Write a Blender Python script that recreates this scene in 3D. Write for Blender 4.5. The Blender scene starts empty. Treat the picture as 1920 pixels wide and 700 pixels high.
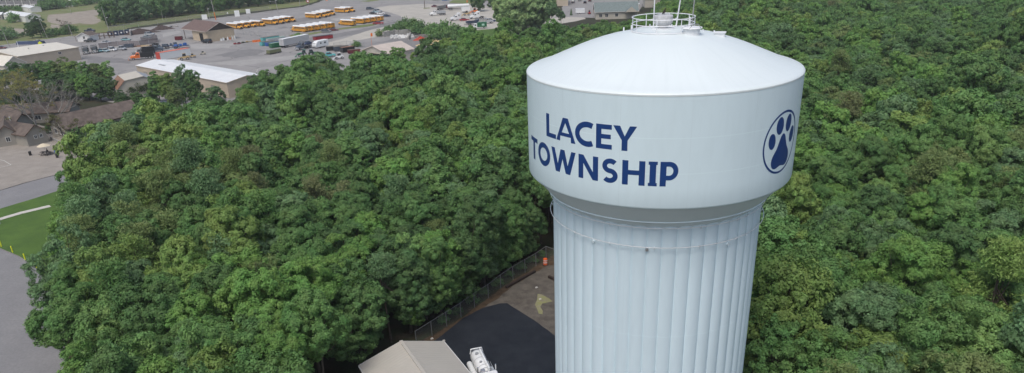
import bpy, bmesh, math, random
import numpy as np
from mathutils import Vector, Matrix
from mathutils.geometry import tessellate_polygon
R = math.radians
SC = bpy.context.scene
COL = SC.collection
random.seed(7)

# ------------------------------------------------------------------ camera
F, TH, RO, PPY, CH = 1350.0, .42619, -.0402, 481.549, 43.0
cT, sT, cR, sR = math.cos(TH), math.sin(TH), math.cos(RO), math.sin(RO)
FW = Vector((0, cT, -sT)); UP0 = Vector((0, sT, cT)); RT0 = Vector((1, 0, 0))
RTV = cR*RT0 + sR*UP0; UPV = -sR*RT0 + cR*UP0
cd = bpy.data.cameras.new('camera'); cam = bpy.data.objects.new('camera', cd); COL.objects.link(cam)
m = Matrix((RTV, UPV, -FW)).transposed().to_4x4(); m.translation = (0, 0, CH)
cam.matrix_world = m
cd.sensor_fit = 'HORIZONTAL'; cd.sensor_width = 36; cd.lens = F/1920*36
cd.shift_y = (PPY-350)/1920.0
cd.clip_start = 1; cd.clip_end = 4000
SC.camera = cam

def G(x, y, z=0.0):
    """point of the level z seen in the survey photo at x, y"""
    d = FW + RTV*((x-960)/F) - UPV*((y-PPY)/F)
    t = (z-CH)/d.z
    return Vector((d.x*t, d.y*t, z))
def PR(X, Y, Z):
    v = Vector((X, Y, Z-CH)); d = v.dot(FW)
    return 960+F*v.dot(RTV)/d, PPY-F*v.dot(UPV)/d, d

# ------------------------------------------------------------------ world and light
w = bpy.data.worlds.new("World"); SC.world = w; w.use_nodes = True
nt = w.node_tree; bg = nt.nodes['Background']
SUN_EL, SUN_AZ = 62.0, 205.0      # azimuth clockwise from +Y
sky = nt.nodes.new('ShaderNodeTexSky'); sky.sky_type = 'NISHITA'; sky.sun_disc = False
sky.sun_elevation = R(SUN_EL); sky.sun_rotation = R(SUN_AZ)
sky.air_density = 1.0; sky.dust_density = 4.0; sky.ozone_density = 1.0; sky.altitude = 0
hs = nt.nodes.new('ShaderNodeHueSaturation'); hs.inputs['Saturation'].default_value = 0.95
nt.links.new(sky.outputs[0], hs.inputs['Color']); nt.links.new(hs.outputs[0], bg.inputs[0])
bg.inputs[1].default_value = 0.145
sl = bpy.data.lights.new('sun', 'SUN'); sl.energy = 1.35; sl.angle = R(24); sl.color = (1, .97, .92)
so = bpy.data.objects.new('sun', sl); COL.objects.link(so)
sdir = Vector((math.sin(R(SUN_AZ))*math.cos(R(SUN_EL)), math.cos(R(SUN_AZ))*math.cos(R(SUN_EL)), math.sin(R(SUN_EL))))
so.rotation_euler = sdir.to_track_quat('Z', 'Y').to_euler()
SC.view_settings.view_transform = 'Standard'; SC.view_settings.look = 'None'
SC.view_settings.exposure = 0.0; SC.view_settings.gamma = 1
SC.cycles.max_bounces = 6; SC.cycles.diffuse_bounces = 4; SC.cycles.transparent_max_bounces = 8
SC.cycles.use_denoising = True

# ------------------------------------------------------------------ materials
def mat(name, col, rough=.7, var=.12, scale=.6, bump=0, metal=0, spec=.5, detail=5, col2=None, streak=None, bscale=None, coat=0):
    mt = bpy.data.materials.new(name); mt.use_nodes = True
    n = mt.node_tree.nodes; l = mt.node_tree.links; b = n['Principled BSDF']
    b.inputs['Roughness'].default_value = rough; b.inputs['Metallic'].default_value = metal
    b.inputs['Specular IOR Level'].default_value = spec
    if coat: b.inputs['Coat Weight'].default_value = coat
    tc = n.new('ShaderNodeTexCoord'); mp = n.new('ShaderNodeMapping'); l.new(tc.outputs['Object'], mp.inputs[0])
    if streak: mp.inputs['Scale'].default_value = streak
    ns = n.new('ShaderNodeTexNoise'); ns.inputs['Scale'].default_value = scale; ns.inputs['Detail'].default_value = detail
    l.new(mp.outputs[0], ns.inputs['Vector'])
    rp = n.new('ShaderNodeValToRGB'); l.new(ns.outputs[0], rp.inputs[0])
    rp.color_ramp.elements[0].position = .3; rp.color_ramp.elements[1].position = .7
    c0 = [max(0, c*(1-var)) for c in col[:3]]; c1 = [min(1, c*(1+var)) for c in (col2 or col)[:3]]
    rp.color_ramp.elements[0].color = (*c0, 1); rp.color_ramp.elements[1].color = (*c1, 1)
    l.new(rp.outputs[0], b.inputs['Base Color'])
    if bump:
        n2 = n.new('ShaderNodeTexNoise'); n2.inputs['Scale'].default_value = bscale or scale*8; l.new(tc.outputs['Object'], n2.inputs['Vector'])
        bp = n.new('ShaderNodeBump'); bp.inputs['Strength'].default_value = bump; bp.inputs['Distance'].default_value = .05
        l.new(n2.outputs[0], bp.inputs['Height']); l.new(bp.outputs[0], b.inputs['Normal'])
    return mt

def ground_mat(name, cols, scales, rough=.9, crack=0, bump=.3, stain=None):
    """blend of three colours by two noises, optional cracks and stains"""
    mt = bpy.data.materials.new(name); mt.use_nodes = True
    n = mt.node_tree.nodes; l = mt.node_tree.links; b = n['Principled BSDF']
    b.inputs['Roughness'].default_value = rough; b.inputs['Specular IOR Level'].default_value = .25
    tc = n.new('ShaderNodeTexCoord')
    def noise(s, d=6, lo=.35, hi=.65):
        a = n.new('ShaderNodeTexNoise'); a.inputs['Scale'].default_value = s; a.inputs['Detail'].default_value = d
        a.inputs['Roughness'].default_value = .6
        l.new(tc.outputs['Object'], a.inputs['Vector'])
        r = n.new('ShaderNodeMapRange'); r.inputs[1].default_value = lo; r.inputs[2].default_value = hi
        l.new(a.outputs[0], r.inputs[0]); return r.outputs[0]
    def mix(f, a, bb, mode='MIX'):
        x = n.new('ShaderNodeMix'); x.data_type = 'RGBA'; x.blend_type = mode
        if isinstance(f, float): x.inputs[0].default_value = f
        else: l.new(f, x.inputs[0])
        for s, v in ((6, a), (7, bb)):
            if isinstance(v, tuple): x.inputs[s].default_value = (*v, 1)
            else: l.new(v, x.inputs[s])
        return x.outputs[2]
    c = mix(noise(scales[0]), cols[0], cols[1])
    c = mix(noise(scales[1]), c, cols[2])
    g = noise(scales[2], 4, .2, .8)
    c = mix(.35, c, mix(g, (.3, .3, .3), (.75, .75, .75)), 'OVERLAY')
    if crack:
        v = n.new('ShaderNodeTexVoronoi'); v.feature = 'DISTANCE_TO_EDGE'; v.inputs['Scale'].default_value = crack
        wn = n.new('ShaderNodeTexNoise'); wn.inputs['Scale'].default_value = crack*3; l.new(tc.outputs['Object'], wn.inputs['Vector'])
        va = n.new('ShaderNodeVectorMath'); va.operation = 'MULTIPLY_ADD'; va.inputs[1].default_value = (4, 4, 4)
        l.new(wn.outputs['Color'], va.inputs[0]); l.new(tc.outputs['Object'], va.inputs[2]); l.new(va.outputs[0], v.inputs['Vector'])
        r = n.new('ShaderNodeMapRange'); r.inputs[1].default_value = 0; r.inputs[2].default_value = .012; r.inputs[3].default_value = .55; r.inputs[4].default_value = 0
        l.new(v.outputs['Distance'], r.inputs[0]); c = mix(r.outputs[0], c, tuple(x*.4 for x in cols[0]))
    l.new(c, b.inputs['Base Color'])
    if bump:
        bp = n.new('ShaderNodeBump'); bp.inputs['Strength'].default_value = bump; bp.inputs['Distance'].default_value = .06
        l.new(g, bp.inputs['Height']); l.new(bp.outputs[0], b.inputs['Normal'])
    return mt

def leaf_mat(name, trans=.25, base=None):
    mt = bpy.data.materials.new(name); mt.use_nodes = True
    n = mt.node_tree.nodes; l = mt.node_tree.links; b = n['Principled BSDF']; out = n['Material Output']
    b.inputs['Roughness'].default_value = .55; b.inputs['Specular IOR Level'].default_value = .22
    at = n.new('ShaderNodeAttribute'); at.attribute_type = 'INSTANCER'; at.attribute_name = 'tint'
    tc = n.new('ShaderNodeTexCoord')
    n1 = n.new('ShaderNodeTexNoise'); n1.inputs['Scale'].default_value = 2.6; n1.inputs['Detail'].default_value = 3
    n0 = n.new('ShaderNodeTexNoise'); n0.inputs['Scale'].default_value = .55; n0.inputs['Detail'].default_value = 2
    l.new(tc.outputs['Object'], n1.inputs['Vector']); l.new(tc.outputs['Object'], n0.inputs['Vector'])
    r1 = n.new('ShaderNodeMapRange'); r1.inputs[1].default_value = .3; r1.inputs[2].default_value = .7; r1.inputs[3].default_value = .66; r1.inputs[4].default_value = 1.38
    l.new(n1.outputs[0], r1.inputs[0])
    hsv = n.new('ShaderNodeHueSaturation')
    r0 = n.new('ShaderNodeMapRange'); r0.inputs[1].default_value = .3; r0.inputs[2].default_value = .7; r0.inputs[3].default_value = .482; r0.inputs[4].default_value = .516
    l.new(n0.outputs[0], r0.inputs[0]); l.new(r0.outputs[0], hsv.inputs['Hue'])
    l.new(r1.outputs[0], hsv.inputs['Value'])
    if base: hsv.inputs['Color'].default_value = (*base, 1)
    else: l.new(at.outputs['Color'], hsv.inputs['Color'])
    l.new(hsv.outputs[0], b.inputs['Base Color'])
    tr = n.new('ShaderNodeBsdfTranslucent'); l.new(hsv.outputs[0], tr.inputs[0])
    mx = n.new('ShaderNodeMixShader'); mx.inputs[0].default_value = trans
    l.new(b.outputs[0], mx.inputs[1]); l.new(tr.outputs[0], mx.inputs[2]); l.new(mx.outputs[0], out.inputs[0])
    return mt

# ------------------------------------------------------------------ mesh builder
class MB:
    def __init__(s): s.v = []; s.f = []; s.mi = []; s.m = 0
    def add(s, vs, fs):
        o = len(s.v); s.v += [tuple(p) for p in vs]; s.f += [tuple(i+o for i in f) for f in fs]; s.mi += [s.m]*len(fs); return s
    def box(s, c, d, rz=0, top=(1, 1), ry=0):
        cx, cy, cz = c; hx, hy, hz = d[0]/2, d[1]/2, d[2]/2
        M = Matrix.Rotation(rz, 3, 'Z') @ Matrix.Rotation(ry, 3, 'Y'); vs = []
        for z, (kx, ky) in ((-hz, (1, 1)), (hz, top)):
            for x, y in ((-hx*kx, -hy*ky), (hx*kx, -hy*ky), (hx*kx, hy*ky), (-hx*kx, hy*ky)):
                p = M @ Vector((x, y, z)); vs.append((p.x+cx, p.y+cy, p.z+cz))
        return s.add(vs, [(3, 2, 1, 0), (4, 5, 6, 7), (0, 1, 5, 4), (1, 2, 6, 5), (2, 3, 7, 6), (3, 0, 4, 7)])
    def cyl(s, p0, p1, r0, r1=None, n=10, caps=True):
        r1 = r0 if r1 is None else r1
        a = Vector(p0); b = Vector(p1); d = (b-a).normalized()
        u = d.orthogonal().normalized(); w_ = d.cross(u); vs = []
        for p, r in ((a, r0), (b, r1)):
            for i in range(n):
                t = 2*math.pi*i/n; vs.append(p+u*(r*math.cos(t))+w_*(r*math.sin(t)))
        fs = [(i, (i+1) % n, n+(i+1) % n, n+i) for i in range(n)]
        if caps: fs += [tuple(range(n))[::-1], tuple(range(n, 2*n))]
        return s.add(vs, fs)
    def loft(s, secs, cap=True):
        """secs: list of rings (equal length lists of points)"""
        n = len(secs[0]); vs = [p for r in secs for p in r]; fs = []
        for k in range(len(secs)-1):
            for i in range(n):
                j = (i+1) % n; fs.append((k*n+i, k*n+j, (k+1)*n+j, (k+1)*n+i))
        if cap: fs += [tuple(range(n))[::-1], tuple(range((len(secs)-1)*n, len(secs)*n))]
        return s.add(vs, fs)
    def hull(s, secs, ch=.12):
        """secs of (x, half width at bottom, half width at top, z0, z1): a body with chamfered top edges"""
        rings = []
        for x, wb, wt, z0, z1 in secs:
            c = min(ch, (z1-z0)*.4)
            rings.append([(x, -wb, z0), (x, wb, z0), (x, (wb+wt)/2 if c == 0 else wb*.2+wt*.8, z1-c), (x, wt-c, z1), (x, -(wt-c), z1), (x, -(wb*.2+wt*.8), z1-c)])
        return s.loft(rings)
    def lathe(s, prof, c=(0, 0, 0), n=64, cap=False):
        vs = []; N = len(prof)
        for r, z in prof:
            for i in range(n):
                t = 2*math.pi*i/n; vs.append((c[0]+r*math.cos(t), c[1]+r*math.sin(t), c[2]+z))
        fs = []
        for k in range(N-1):
            for i in range(n):
                j = (i+1) % n; fs.append((k*n+i, k*n+j, (k+1)*n+j, (k+1)*n+i))
        if cap: fs += [tuple(range(n))[::-1], tuple(range((N-1)*n, N*n))]
        return s.add(vs, fs)
    def torus(s, c, RR, r, n=64, m=8):
        vs = []; fs = []
        for i in range(n):
            t = 2*math.pi*i/n
            for j in range(m):
                q = 2*math.pi*j/m; rr = RR+r*math.cos(q)
                vs.append((c[0]+rr*math.cos(t), c[1]+rr*math.sin(t), c[2]+r*math.sin(q)))
        for i in range(n):
            for j in range(m):
                fs.append((i*m+j, ((i+1) % n)*m+j, ((i+1) % n)*m+(j+1) % m, i*m+(j+1) % m))
        return s.add(vs, fs)
    def path(s, pts, r, n=6):
        for a, b in zip(pts[:-1], pts[1:]): s.cyl(a, b, r, r, n)
        return s
    def build(s, name, mats, parent=None, smooth=False, loc=None):
        me = bpy.data.meshes.new(name); me.from_pydata(s.v, [], s.f)
        if not isinstance(mats, (list, tuple)): mats = [mats]
        for q in mats: me.materials.append(q)
        if len(mats) > 1: me.polygons.foreach_set('material_index', s.mi)
        me.update()
        bm = bmesh.new(); bm.from_mesh(me); bmesh.ops.recalc_face_normals(bm, faces=bm.faces); bm.to_mesh(me); bm.free()
        if smooth:
            me.polygons.foreach_set('use_smooth', [True]*len(me.polygons))
            try: me.set_sharp_from_angle(angle=R(35))
            except Exception: pass
        o = bpy.data.objects.new(name, me); COL.objects.link(o)
        if parent: o.parent = parent
        if loc is not None: o.location = loc
        return o

def tag(o, label=None, cat=None, group=None, kind=None):
    if label: o['label'] = label
    if cat: o['category'] = cat
    if group: o['group'] = group
    if kind: o['kind'] = kind
    return o
def thing(name, label, cat, loc=(0, 0, 0), ang=0, group=None):
    o = bpy.data.objects.new(name, None); COL.objects.link(o); o.empty_display_size = .3
    o.location = (loc[0], loc[1], loc[2] if len(loc) > 2 else 0); o.rotation_euler = (0, 0, R(ang))
    return tag(o, label, cat, group)
def copy_tree(o, parent=None, loc=None, ang=None, label=None, group=None, scale=None):
    c = o.copy(); COL.objects.link(c)
    if parent: c.parent = parent
    for ch in list(o.children): copy_tree(ch, c)
    if loc is not None: c.location = (loc[0], loc[1], loc[2] if len(loc) > 2 else 0)
    if ang is not None: c.rotation_euler = (0, 0, R(ang))
    if label: c['label'] = label
    if group: c['group'] = group
    if scale: c.scale = (scale,)*3 if not isinstance(scale, tuple) else scale
    return c
def plabel(o, t): o['label'] = t; return o

def sheet(name, pts, z, material, px=True, kind='structure', label=None, cat=None, jit=.22):
    ps = [G(*p) for p in pts] if px else [Vector((p[0], p[1], 0)) for p in pts]
    if jit:
        q = []; rj = random.Random(len(pts)*7+int(z*1000)); o_ = 0
        for i, a in enumerate(ps):
            c = ps[(i+1) % len(ps)]; d = c-a; L = max(d.length, .01); n_ = int(min(60, L/max(1.0, a.length/130))); nn = Vector((-d.y, d.x, 0))/L; q.append(a)
            for k in range(1, n_): o_ = .6*o_+rj.uniform(-1, 1)*jit*max(1, a.length/150); q.append(a+d*(k/n_)+nn*o_)
        ps = q
    vs = [(p.x, p.y, z) for p in ps]
    me = bpy.data.meshes.new(name); tris = tessellate_polygon([[Vector(v) for v in vs]])
    me.from_pydata(vs, [], [tuple(t) for t in tris]); me.materials.append(material); me.update()
    bm = bmesh.new(); bm.from_mesh(me); bmesh.ops.recalc_face_normals(bm, faces=bm.faces)
    for f in bm.faces:
        if f.normal.z < 0: f.normal_flip()
    bm.to_mesh(me); bm.free()
    o = bpy.data.objects.new(name, me); COL.objects.link(o)
    return tag(o, label, cat, None, kind)
# ------------------------------------------------------------------ palette
M_white = mat('white_paint', (.78, .80, .80), .45, .03)
M_dark = mat('black_paint', (.02, .021, .024), .4, .1)
M_tyre = mat('tyre_rubber', (.025, .025, .026), .85)
M_rim = mat('rim_steel', (.5, .5, .52), .35, metal=.6)
M_glass = mat('dark_glass', (.025, .035, .045), .08, .05, spec=.8)
M_steel = mat('galvanised_steel', (.42, .43, .44), .45, .12, 3, metal=.4)
M_red = mat('red_paint', (.35, .02, .025), .35)
M_lampg = mat('lamp_lens', (.8, .8, .75), .15)
M_tail = mat('tail_lens', (.45, .02, .02), .2)
M_wood = mat('weathered_timber', (.12, .08, .055), .9, .3, 2)
M_conc = mat('concrete_block', (.33, .32, .30), .9, .2, 1.2, bump=.2)
M_chrome = mat('polished_aluminium', (.7, .71, .72), .25, .05, metal=.8)

# ------------------------------------------------------------------ the ground
forest_floor = ground_mat('forest_floor', [(.035, .028, .018), (.06, .045, .028), (.03, .045, .018)], (.15, .4, 3), bump=.6)
asph_old = ground_mat('worn_asphalt', [(.265, .258, .25), (.225, .22, .217), (.31, .30, .29)], (.035, .11, 2.2), crack=.035, bump=.1)
asph_road = ground_mat('road_asphalt', [(.215, .215, .222), (.19, .19, .197), (.24, .24, .245)], (.05, .2, 3), crack=.0, bump=.1)
asph_new = ground_mat('fresh_asphalt', [(.0145, .0185, .026), (.0105, .014, .0205), (.021, .0255, .033)], (.15, .5, 14), rough=.75, bump=.4)
gravel_m = ground_mat('compacted_gravel', [(.42, .40, .355), (.36, .345, .31), (.48, .455, .40)], (.04, .15, 2), bump=.3)
yardgr_m = ground_mat('crushed_stone', [(.10, .09, .078), (.075, .066, .055), (.14, .125, .105)], (.3, .9, 7), bump=.7)
leaf_litter = ground_mat('leaf_litter', [(.075, .05, .03), (.045, .032, .02), (.11, .075, .045)], (.5, 1.5, 9), bump=.8)
grass_m = ground_mat('mown_grass', [(.075, .142, .026), (.095, .17, .034), (.062, .12, .025)], (.08, .3, 3.5), bump=.5)
field_m = ground_mat('rough_field', [(.115, .175, .045), (.15, .19, .06), (.20, .19, .10)], (.03, .09, 1.4), bump=.5)
sandpave = ground_mat('sandy_paving', [(.28, .255, .225), (.24, .22, .195), (.33, .30, .265)], (.08, .35, 4), bump=.2)
dirt_m = ground_mat('bare_dirt', [(.30, .26, .21), (.24, .21, .17), (.36, .32, .27)], (.06, .25, 2), bump=.4)

def big(name, s, z, m_):
    me = bpy.data.meshes.new(name); me.from_pydata([(-s, -s*.3, z), (s, -s*.3, z), (s, s, z), (-s, s, z)], [], [(0, 1, 2, 3)])
    me.materials.append(m_); o = bpy.data.objects.new(name, me); COL.objects.link(o); return tag(o, kind='structure')
big('ground', 2600, 0, forest_floor)
sheet('field', [(-400, 260), (-300, 60), (-100, -40), (200, -60), (330, -40), (270, 20), (230, 58), (140, 72), (0, 90), (-40, 130)], .012, field_m)
sheet('dirt_patch', [(0, 56), (20, 53), (55, 55), (60, 62), (40, 66), (12, 62), (0, 64)], .024, dirt_m)
sheet('dirt_patch', [(90, 28), (120, 26), (160, 21), (198, 15), (200, 26), (176, 30), (190, 40), (172, 46), (150, 44), (120, 47), (92, 42), (88, 36)], .024, dirt_m)
sheet('dirt_patch', [(96, 46), (118, 48), (120, 53), (100, 54)], .036, dirt_m)
sheet('yard_asphalt', [(-90, 108), (-40, 92), (0, 86), (40, 80), (90, 73), (140, 68), (205, 61), (260, 53), (330, 44), (420, 32), (520, 19), (570, 13), (600, 4), (618, -12), (700, -22), (900, -22), (935, 30), (965, 75), (920, 100), (850, 120), (760, 150), (640, 180), (500, 210), (330, 215), (200, 190), (100, 165), (-90, 190)], .024, asph_old)
sheet('gravel_lot', [(704, 15), (730, 11), (790, 8), (870, 10), (930, 12), (960, 60), (880, 72), (850, 63), (800, 55), (770, 42), (742, 27), (715, 20)], .036, gravel_m)
sheet('gravel_lot', [(600, 84), (640, 74), (700, 55), (735, 47), (762, 46), (800, 62), (764, 58), (722, 68), (668, 76), (640, 90)], .036, gravel_m)
sheet('grass_strip', [(540, 66), (572, 64), (626, 55), (672, 48), (706, 44), (703, 48), (690, 50), (655, 54), (620, 59), (575, 67), (548, 70)], .048, field_m)
sheet('grass_strip', [(675, 3), (705, -1), (712, 1), (690, 4)], .048, field_m)
sheet('grass_strip', [(793, 15.5), (805, 14.5), (807, 16), (795, 17)], .048, field_m)
sheet('grass_strip', [(842, 6), (850, -3), (900, -6), (905, 6), (880, 8)], .048, field_m)
sheet('grass_strip', [(880, 58), (905, 56), (935, 53), (955, 70), (920, 85), (880, 75)], .048, grass_m)
sheet('grass_strip', [(86, 74), (136, 67), (206, 58), (300, 44), (430, 27), (560, 12), (590, 4), (605, -8), (560, -20), (200, 40), (120, 60), (84, 70)], .030, field_m)
# left side: terrace, road, lawn
sheet('paved_terrace', [(-120, 215), (0, 240), (60, 232), (140, 250), (190, 262), (170, 310), (112, 326), (50, 342), (0, 357), (-120, 392)], .03, sandpave)
sheet('road', jit=.05, z=.042, material=asph_road, pts=[(-120, 392), (0, 358), (50, 343), (112, 327), (180, 308), (170, 345), (110, 358), (60, 374), (0, 392), (-120, 432)])
sheet('lawn', [(-120, 430), (0, 391), (60, 373), (110, 357), (150, 345), (170, 420), (110, 540), (66, 502), (35, 482), (0, 467), (-120, 430)], .036, grass_m, jit=.05)
sheet('car_park', [(-300, 380), (0, 466), (35, 481), (66, 501), (95, 530), (120, 620), (120, 760), (-300, 760)], .030, asph_road)
def strip(name, pts, wd, z0, z1, m_, label=None, cat=None, kind=None):
    """a raised strip (kerb, path, low wall) along ground points"""
    b = MB()
    for i_, (a, c) in enumerate(zip(pts[:-1], pts[1:])):
        d = (c-a); L = d.length; an = math.atan2(d.y, d.x); e = .006*(i_ % 2)
        b.box(((a.x+c.x)/2, (a.y+c.y)/2, (z0+z1)/2+e), (L+wd*.3, wd-e, z1-z0), an)
    return tag(b.build(name, m_), label, cat, None, kind)
M_walk = mat('pale_concrete', (.55, .53, .49), .85, .08, 1.5)
strip('footpath', [G(-30, 421), G(6, 410), G(40, 400), G(92, 387.5)], 1.3, 0, .09, M_walk, kind='structure')
M_kerb = mat('kerb_stone', (.22, .21, .2), .9, .2)
strip('kerb', [G(-40, 369), G(0, 358), G(50, 343), G(112, 327)], .18, 0, .14, M_kerb, kind='structure')
strip('kerb', [G(0, 467), G(35, 481.5), G(66, 501.5)], .15, 0, .10, M_kerb, kind='structure')
strip('kerb', [G(0, 86), G(60, 77.5), G(90, 74), G(140, 67.5)], .4, 0, .15, M_walk, kind='structure')
sheet('car_park', [(1030, 34), (1052, 30), (1060, -20), (1240, -30), (1200, 18), (1150, 34), (1110, 34), (1070, 32)], .048, asph_old)
sheet('gravel_lot', [(985, 40), (1030, 24), (1075, 27), (1090, 30), (1098, 36), (1040, 48)], .036, gravel_m)
asph_patch = ground_mat('patched_asphalt', [(.20, .197, .195), (.17, .168, .17), (.23, .225, .22)], (.08, .3, 2.5), bump=.1)
asph_pale = ground_mat('pale_asphalt', [(.33, .325, .31), (.29, .285, .275), (.37, .36, .345)], (.06, .25, 2.2), bump=.1)
for q in ([(400, 104), (470, 92), (500, 96), (486, 104), (440, 110)], [(150, 104), (240, 112), (250, 120), (165, 118)], [(545, 76), (640, 62), (700, 50), (735, 38), (752, 40), (715, 56), (640, 70), (560, 84)], [(690, 84), (770, 66), (800, 78), (790, 96), (770, 108), (740, 78)], [(440, 50), (520, 40), (600, 30), (640, 27), (600, 36), (500, 50)]): sheet('asphalt_patch', q, .032, asph_patch, jit=.4)
for q in ([(380, 120), (470, 112), (560, 104), (560, 110), (450, 124)], [(205, 84), (330, 88), (345, 94), (210, 90)], [(620, 36), (700, 24), (690, 34), (640, 42)], [(300, 64), (334, 58), (340, 62), (306, 70)], [(350, 83), (440, 82), (430, 90), (360, 92)]): sheet('pale_patch', q, .033, asph_pale, jit=.4)
# painted marks
M_line = mat('road_paint', (.62, .62, .58), .7, .15, 3)
def mark(pts, wd=.14):
    ps = [G(*p) for p in pts]; b = MB()
    for a, c in zip(ps[:-1], ps[1:]):
        d = (c-a).normalized(); n_ = Vector((-d.y, d.x, 0))*wd/2
        b.add([(a.x-n_.x, a.y-n_.y, .056), (c.x-n_.x, c.y-n_.y, .056), (c.x+n_.x, c.y+n_.y, .056), (a.x+n_.x, a.y+n_.y, .056)], [(0, 1, 2, 3)])
    tag(b.build('painted_line', M_line), kind='structure')
mark([(500, 126), (490, 128), (483, 131), (481, 135), (488, 138)]); mark([(484, 131), (474, 131)])
mark([(0, 300), (8, 302), (21, 310), (0, 315)], .12)
for i in range(8): mark([(566+i*14, 47-i*1.6), (572+i*14, 52-i*1.7)], .15)
mark([(690, 52), (712, 46), (745, 38)], .3); mark([(655, 57), (668, 54.5)], .4)

# yard round the tower
yard_px = [(790, 638), (838, 612), (890, 577), (962, 525), (1005, 499), (1045, 476)]
YW = [G(*p) for p in yard_px]
clear_poly = [(p.x, p.y) for p in YW] + [(15, 98), (20.5, 84), (21.5, 66), (20.5, 40), (20, 25), (-14, 25), (-20, 45), (-17.8, 58), (-15, 66.5)]
sheet('yard_litter', clear_poly, .012, leaf_litter, px=False)
tipa = G(950, 569); 
sheet('yard_stone', [(948, 570), (900, 585), (935, 560), (962, 536), (1000, 512), (1030, 498), (1100, 492), (1200, 560), (1250, 700), (1100, 760), (1045, 640)], .024, yardgr_m)
sheet('yard_tarmac', [(951, 569), (938, 569.5), (905, 578), (868, 597), (840, 620), (812, 641), (700, 700), (650, 900), (1150, 1000), (1120, 690), (1036, 627), (1000, 600)], .036, asph_new, jit=.07)
M_sand = ground_mat('spilled_sand', [(.26, .24, .17), (.20, .18, .13), (.24, .25, .10)], (.8, 2, 9), bump=.4)
sheet('sand_spill', [(1008, 552), (1016, 553), (1030, 561), (1036, 566), (1026, 568), (1017, 570), (1013, 576), (1018, 584), (1017, 590), (1010, 589), (1007, 580), (1003, 572), (1007, 563)], .05, M_sand, jit=.5)
M_timb = mat('old_sleeper', (.035, .022, .018), .9, .3, 2)
def log_on_ground(a, b_, label, r=.16):
    mb = MB(); d = (b_-a); an = math.atan2(d.y, d.x); c = (a+b_)/2
    mb.box((0, 0, r), (d.length, r*2, r*2)); 
    o = mb.build('timber_sleeper', M_timb); o.location = (c.x, c.y, .02); o.rotation_euler[2] = an
    tag(o, label, 'timber')
log_on_ground(G(949, 541), G(1003, 511), 'long dark timber sleeper edging the stone yard below the fence')
log_on_ground(G(1029, 521), G(1046, 530), 'short dark timber lying beside the tower shaft in the stone yard')
# ------------------------------------------------------------------ water tower
TX, TY, TR, SR = 10.35026, 48.34452, 8.89084, 7.2317
def tower_mat(name, col, rough, seams=(), var=.03):
    mt = mat(name, col, rough, var, .35, streak=(1, 1, .25), spec=.5)
    n = mt.node_tree.nodes; l = mt.node_tree.links; b = n['Principled BSDF']
    src = b.inputs['Base Color'].links[0].from_socket
    tc = [q for q in n if q.type == 'TEX_COORD'][0]
    sp = n.new('ShaderNodeSeparateXYZ'); l.new(tc.outputs['Object'], sp.inputs[0])
    # faint vertical rain streaks
    at = n.new('ShaderNodeMath'); at.operation = 'ARCTAN2'; l.new(sp.outputs[0], at.inputs[0]); l.new(sp.outputs[1], at.inputs[1])
    cb = n.new('ShaderNodeCombineXYZ'); mm = n.new('ShaderNodeMath'); mm.operation = 'MULTIPLY'; mm.inputs[1].default_value = 16; l.new(at.outputs[0], mm.inputs[0])
    m2 = n.new('ShaderNodeMath'); m2.operation = 'MULTIPLY'; m2.inputs[1].default_value = .35; l.new(sp.outputs[2], m2.inputs[0])
    l.new(mm.outputs[0], cb.inputs[0]); l.new(m2.outputs[0], cb.inputs[1])
    ns = n.new('ShaderNodeTexNoise'); ns.inputs['Scale'].default_value = 1.4; ns.inputs['Detail'].default_value = 5; l.new(cb.outputs[0], ns.inputs['Vector'])
    mr = n.new('ShaderNodeMapRange'); mr.inputs[1].default_value = .45; mr.inputs[2].default_value = .8; mr.inputs[3].default_value = 0; mr.inputs[4].default_value = .16
    l.new(ns.outputs[0], mr.inputs[0])
    mx = n.new('ShaderNodeMix'); mx.data_type = 'RGBA'; l.new(mr.outputs[0], mx.inputs[0]); l.new(src, mx.inputs[6]); mx.inputs[7].default_value = (col[0]*.72, col[1]*.75, col[2]*.74, 1)
    c = mx.outputs[2]
    for z in seams:      # weld seams
        sb = n.new('ShaderNodeMath'); sb.operation = 'SUBTRACT'; sb.inputs[1].default_value = z; l.new(sp.outputs[2], sb.inputs[0])
        ab = n.new('ShaderNodeMath'); ab.operation = 'ABSOLUTE'; l.new(sb.outputs[0], ab.inputs[0])
        r = n.new('ShaderNodeMapRange'); r.inputs[1].default_value = .012; r.inputs[2].default_value = .04; r.inputs[3].default_value = .5; r.inputs[4].default_value = 0
        l.new(ab.outputs[0], r.inputs[0])
        x = n.new('ShaderNodeMix'); x.data_type = 'RGBA'; l.new(r.outputs[0], x.inputs[0]); l.new(c, x.inputs[6]); x.inputs[7].default_value = (min(1, col[0]*1.12), min(1, col[1]*1.12), min(1, col[2]*1.12), 1)
        c = x.outputs[2]
    if seams:           # plate joints running down the shell
        q1 = n.new('ShaderNodeMath'); q1.operation = 'MULTIPLY'; q1.inputs[1].default_value = 14/6.28318; l.new(at.outputs[0], q1.inputs[0])
        q2 = n.new('ShaderNodeMath'); q2.operation = 'FRACT'; l.new(q1.outputs[0], q2.inputs[0])
        q3 = n.new('ShaderNodeMath'); q3.operation = 'LESS_THAN'; q3.inputs[1].default_value = .010; l.new(q2.outputs[0], q3.inputs[0])
        q4 = n.new('ShaderNodeMath'); q4.operation = 'MULTIPLY'; q4.inputs[1].default_value = .35; l.new(q3.outputs[0], q4.inputs[0])
        x = n.new('ShaderNodeMix'); x.data_type = 'RGBA'; l.new(q4.outputs[0], x.inputs[0]); l.new(c, x.inputs[6]); x.inputs[7].default_value = (col[0]*.88, col[1]*.88, col[2]*.88, 1); c = x.outputs[2]
    l.new(c, b.inputs['Base Color']); return mt
M_roof = tower_mat('tower_roof_white', (.725, .80, .81), .35, var=.015)
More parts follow.
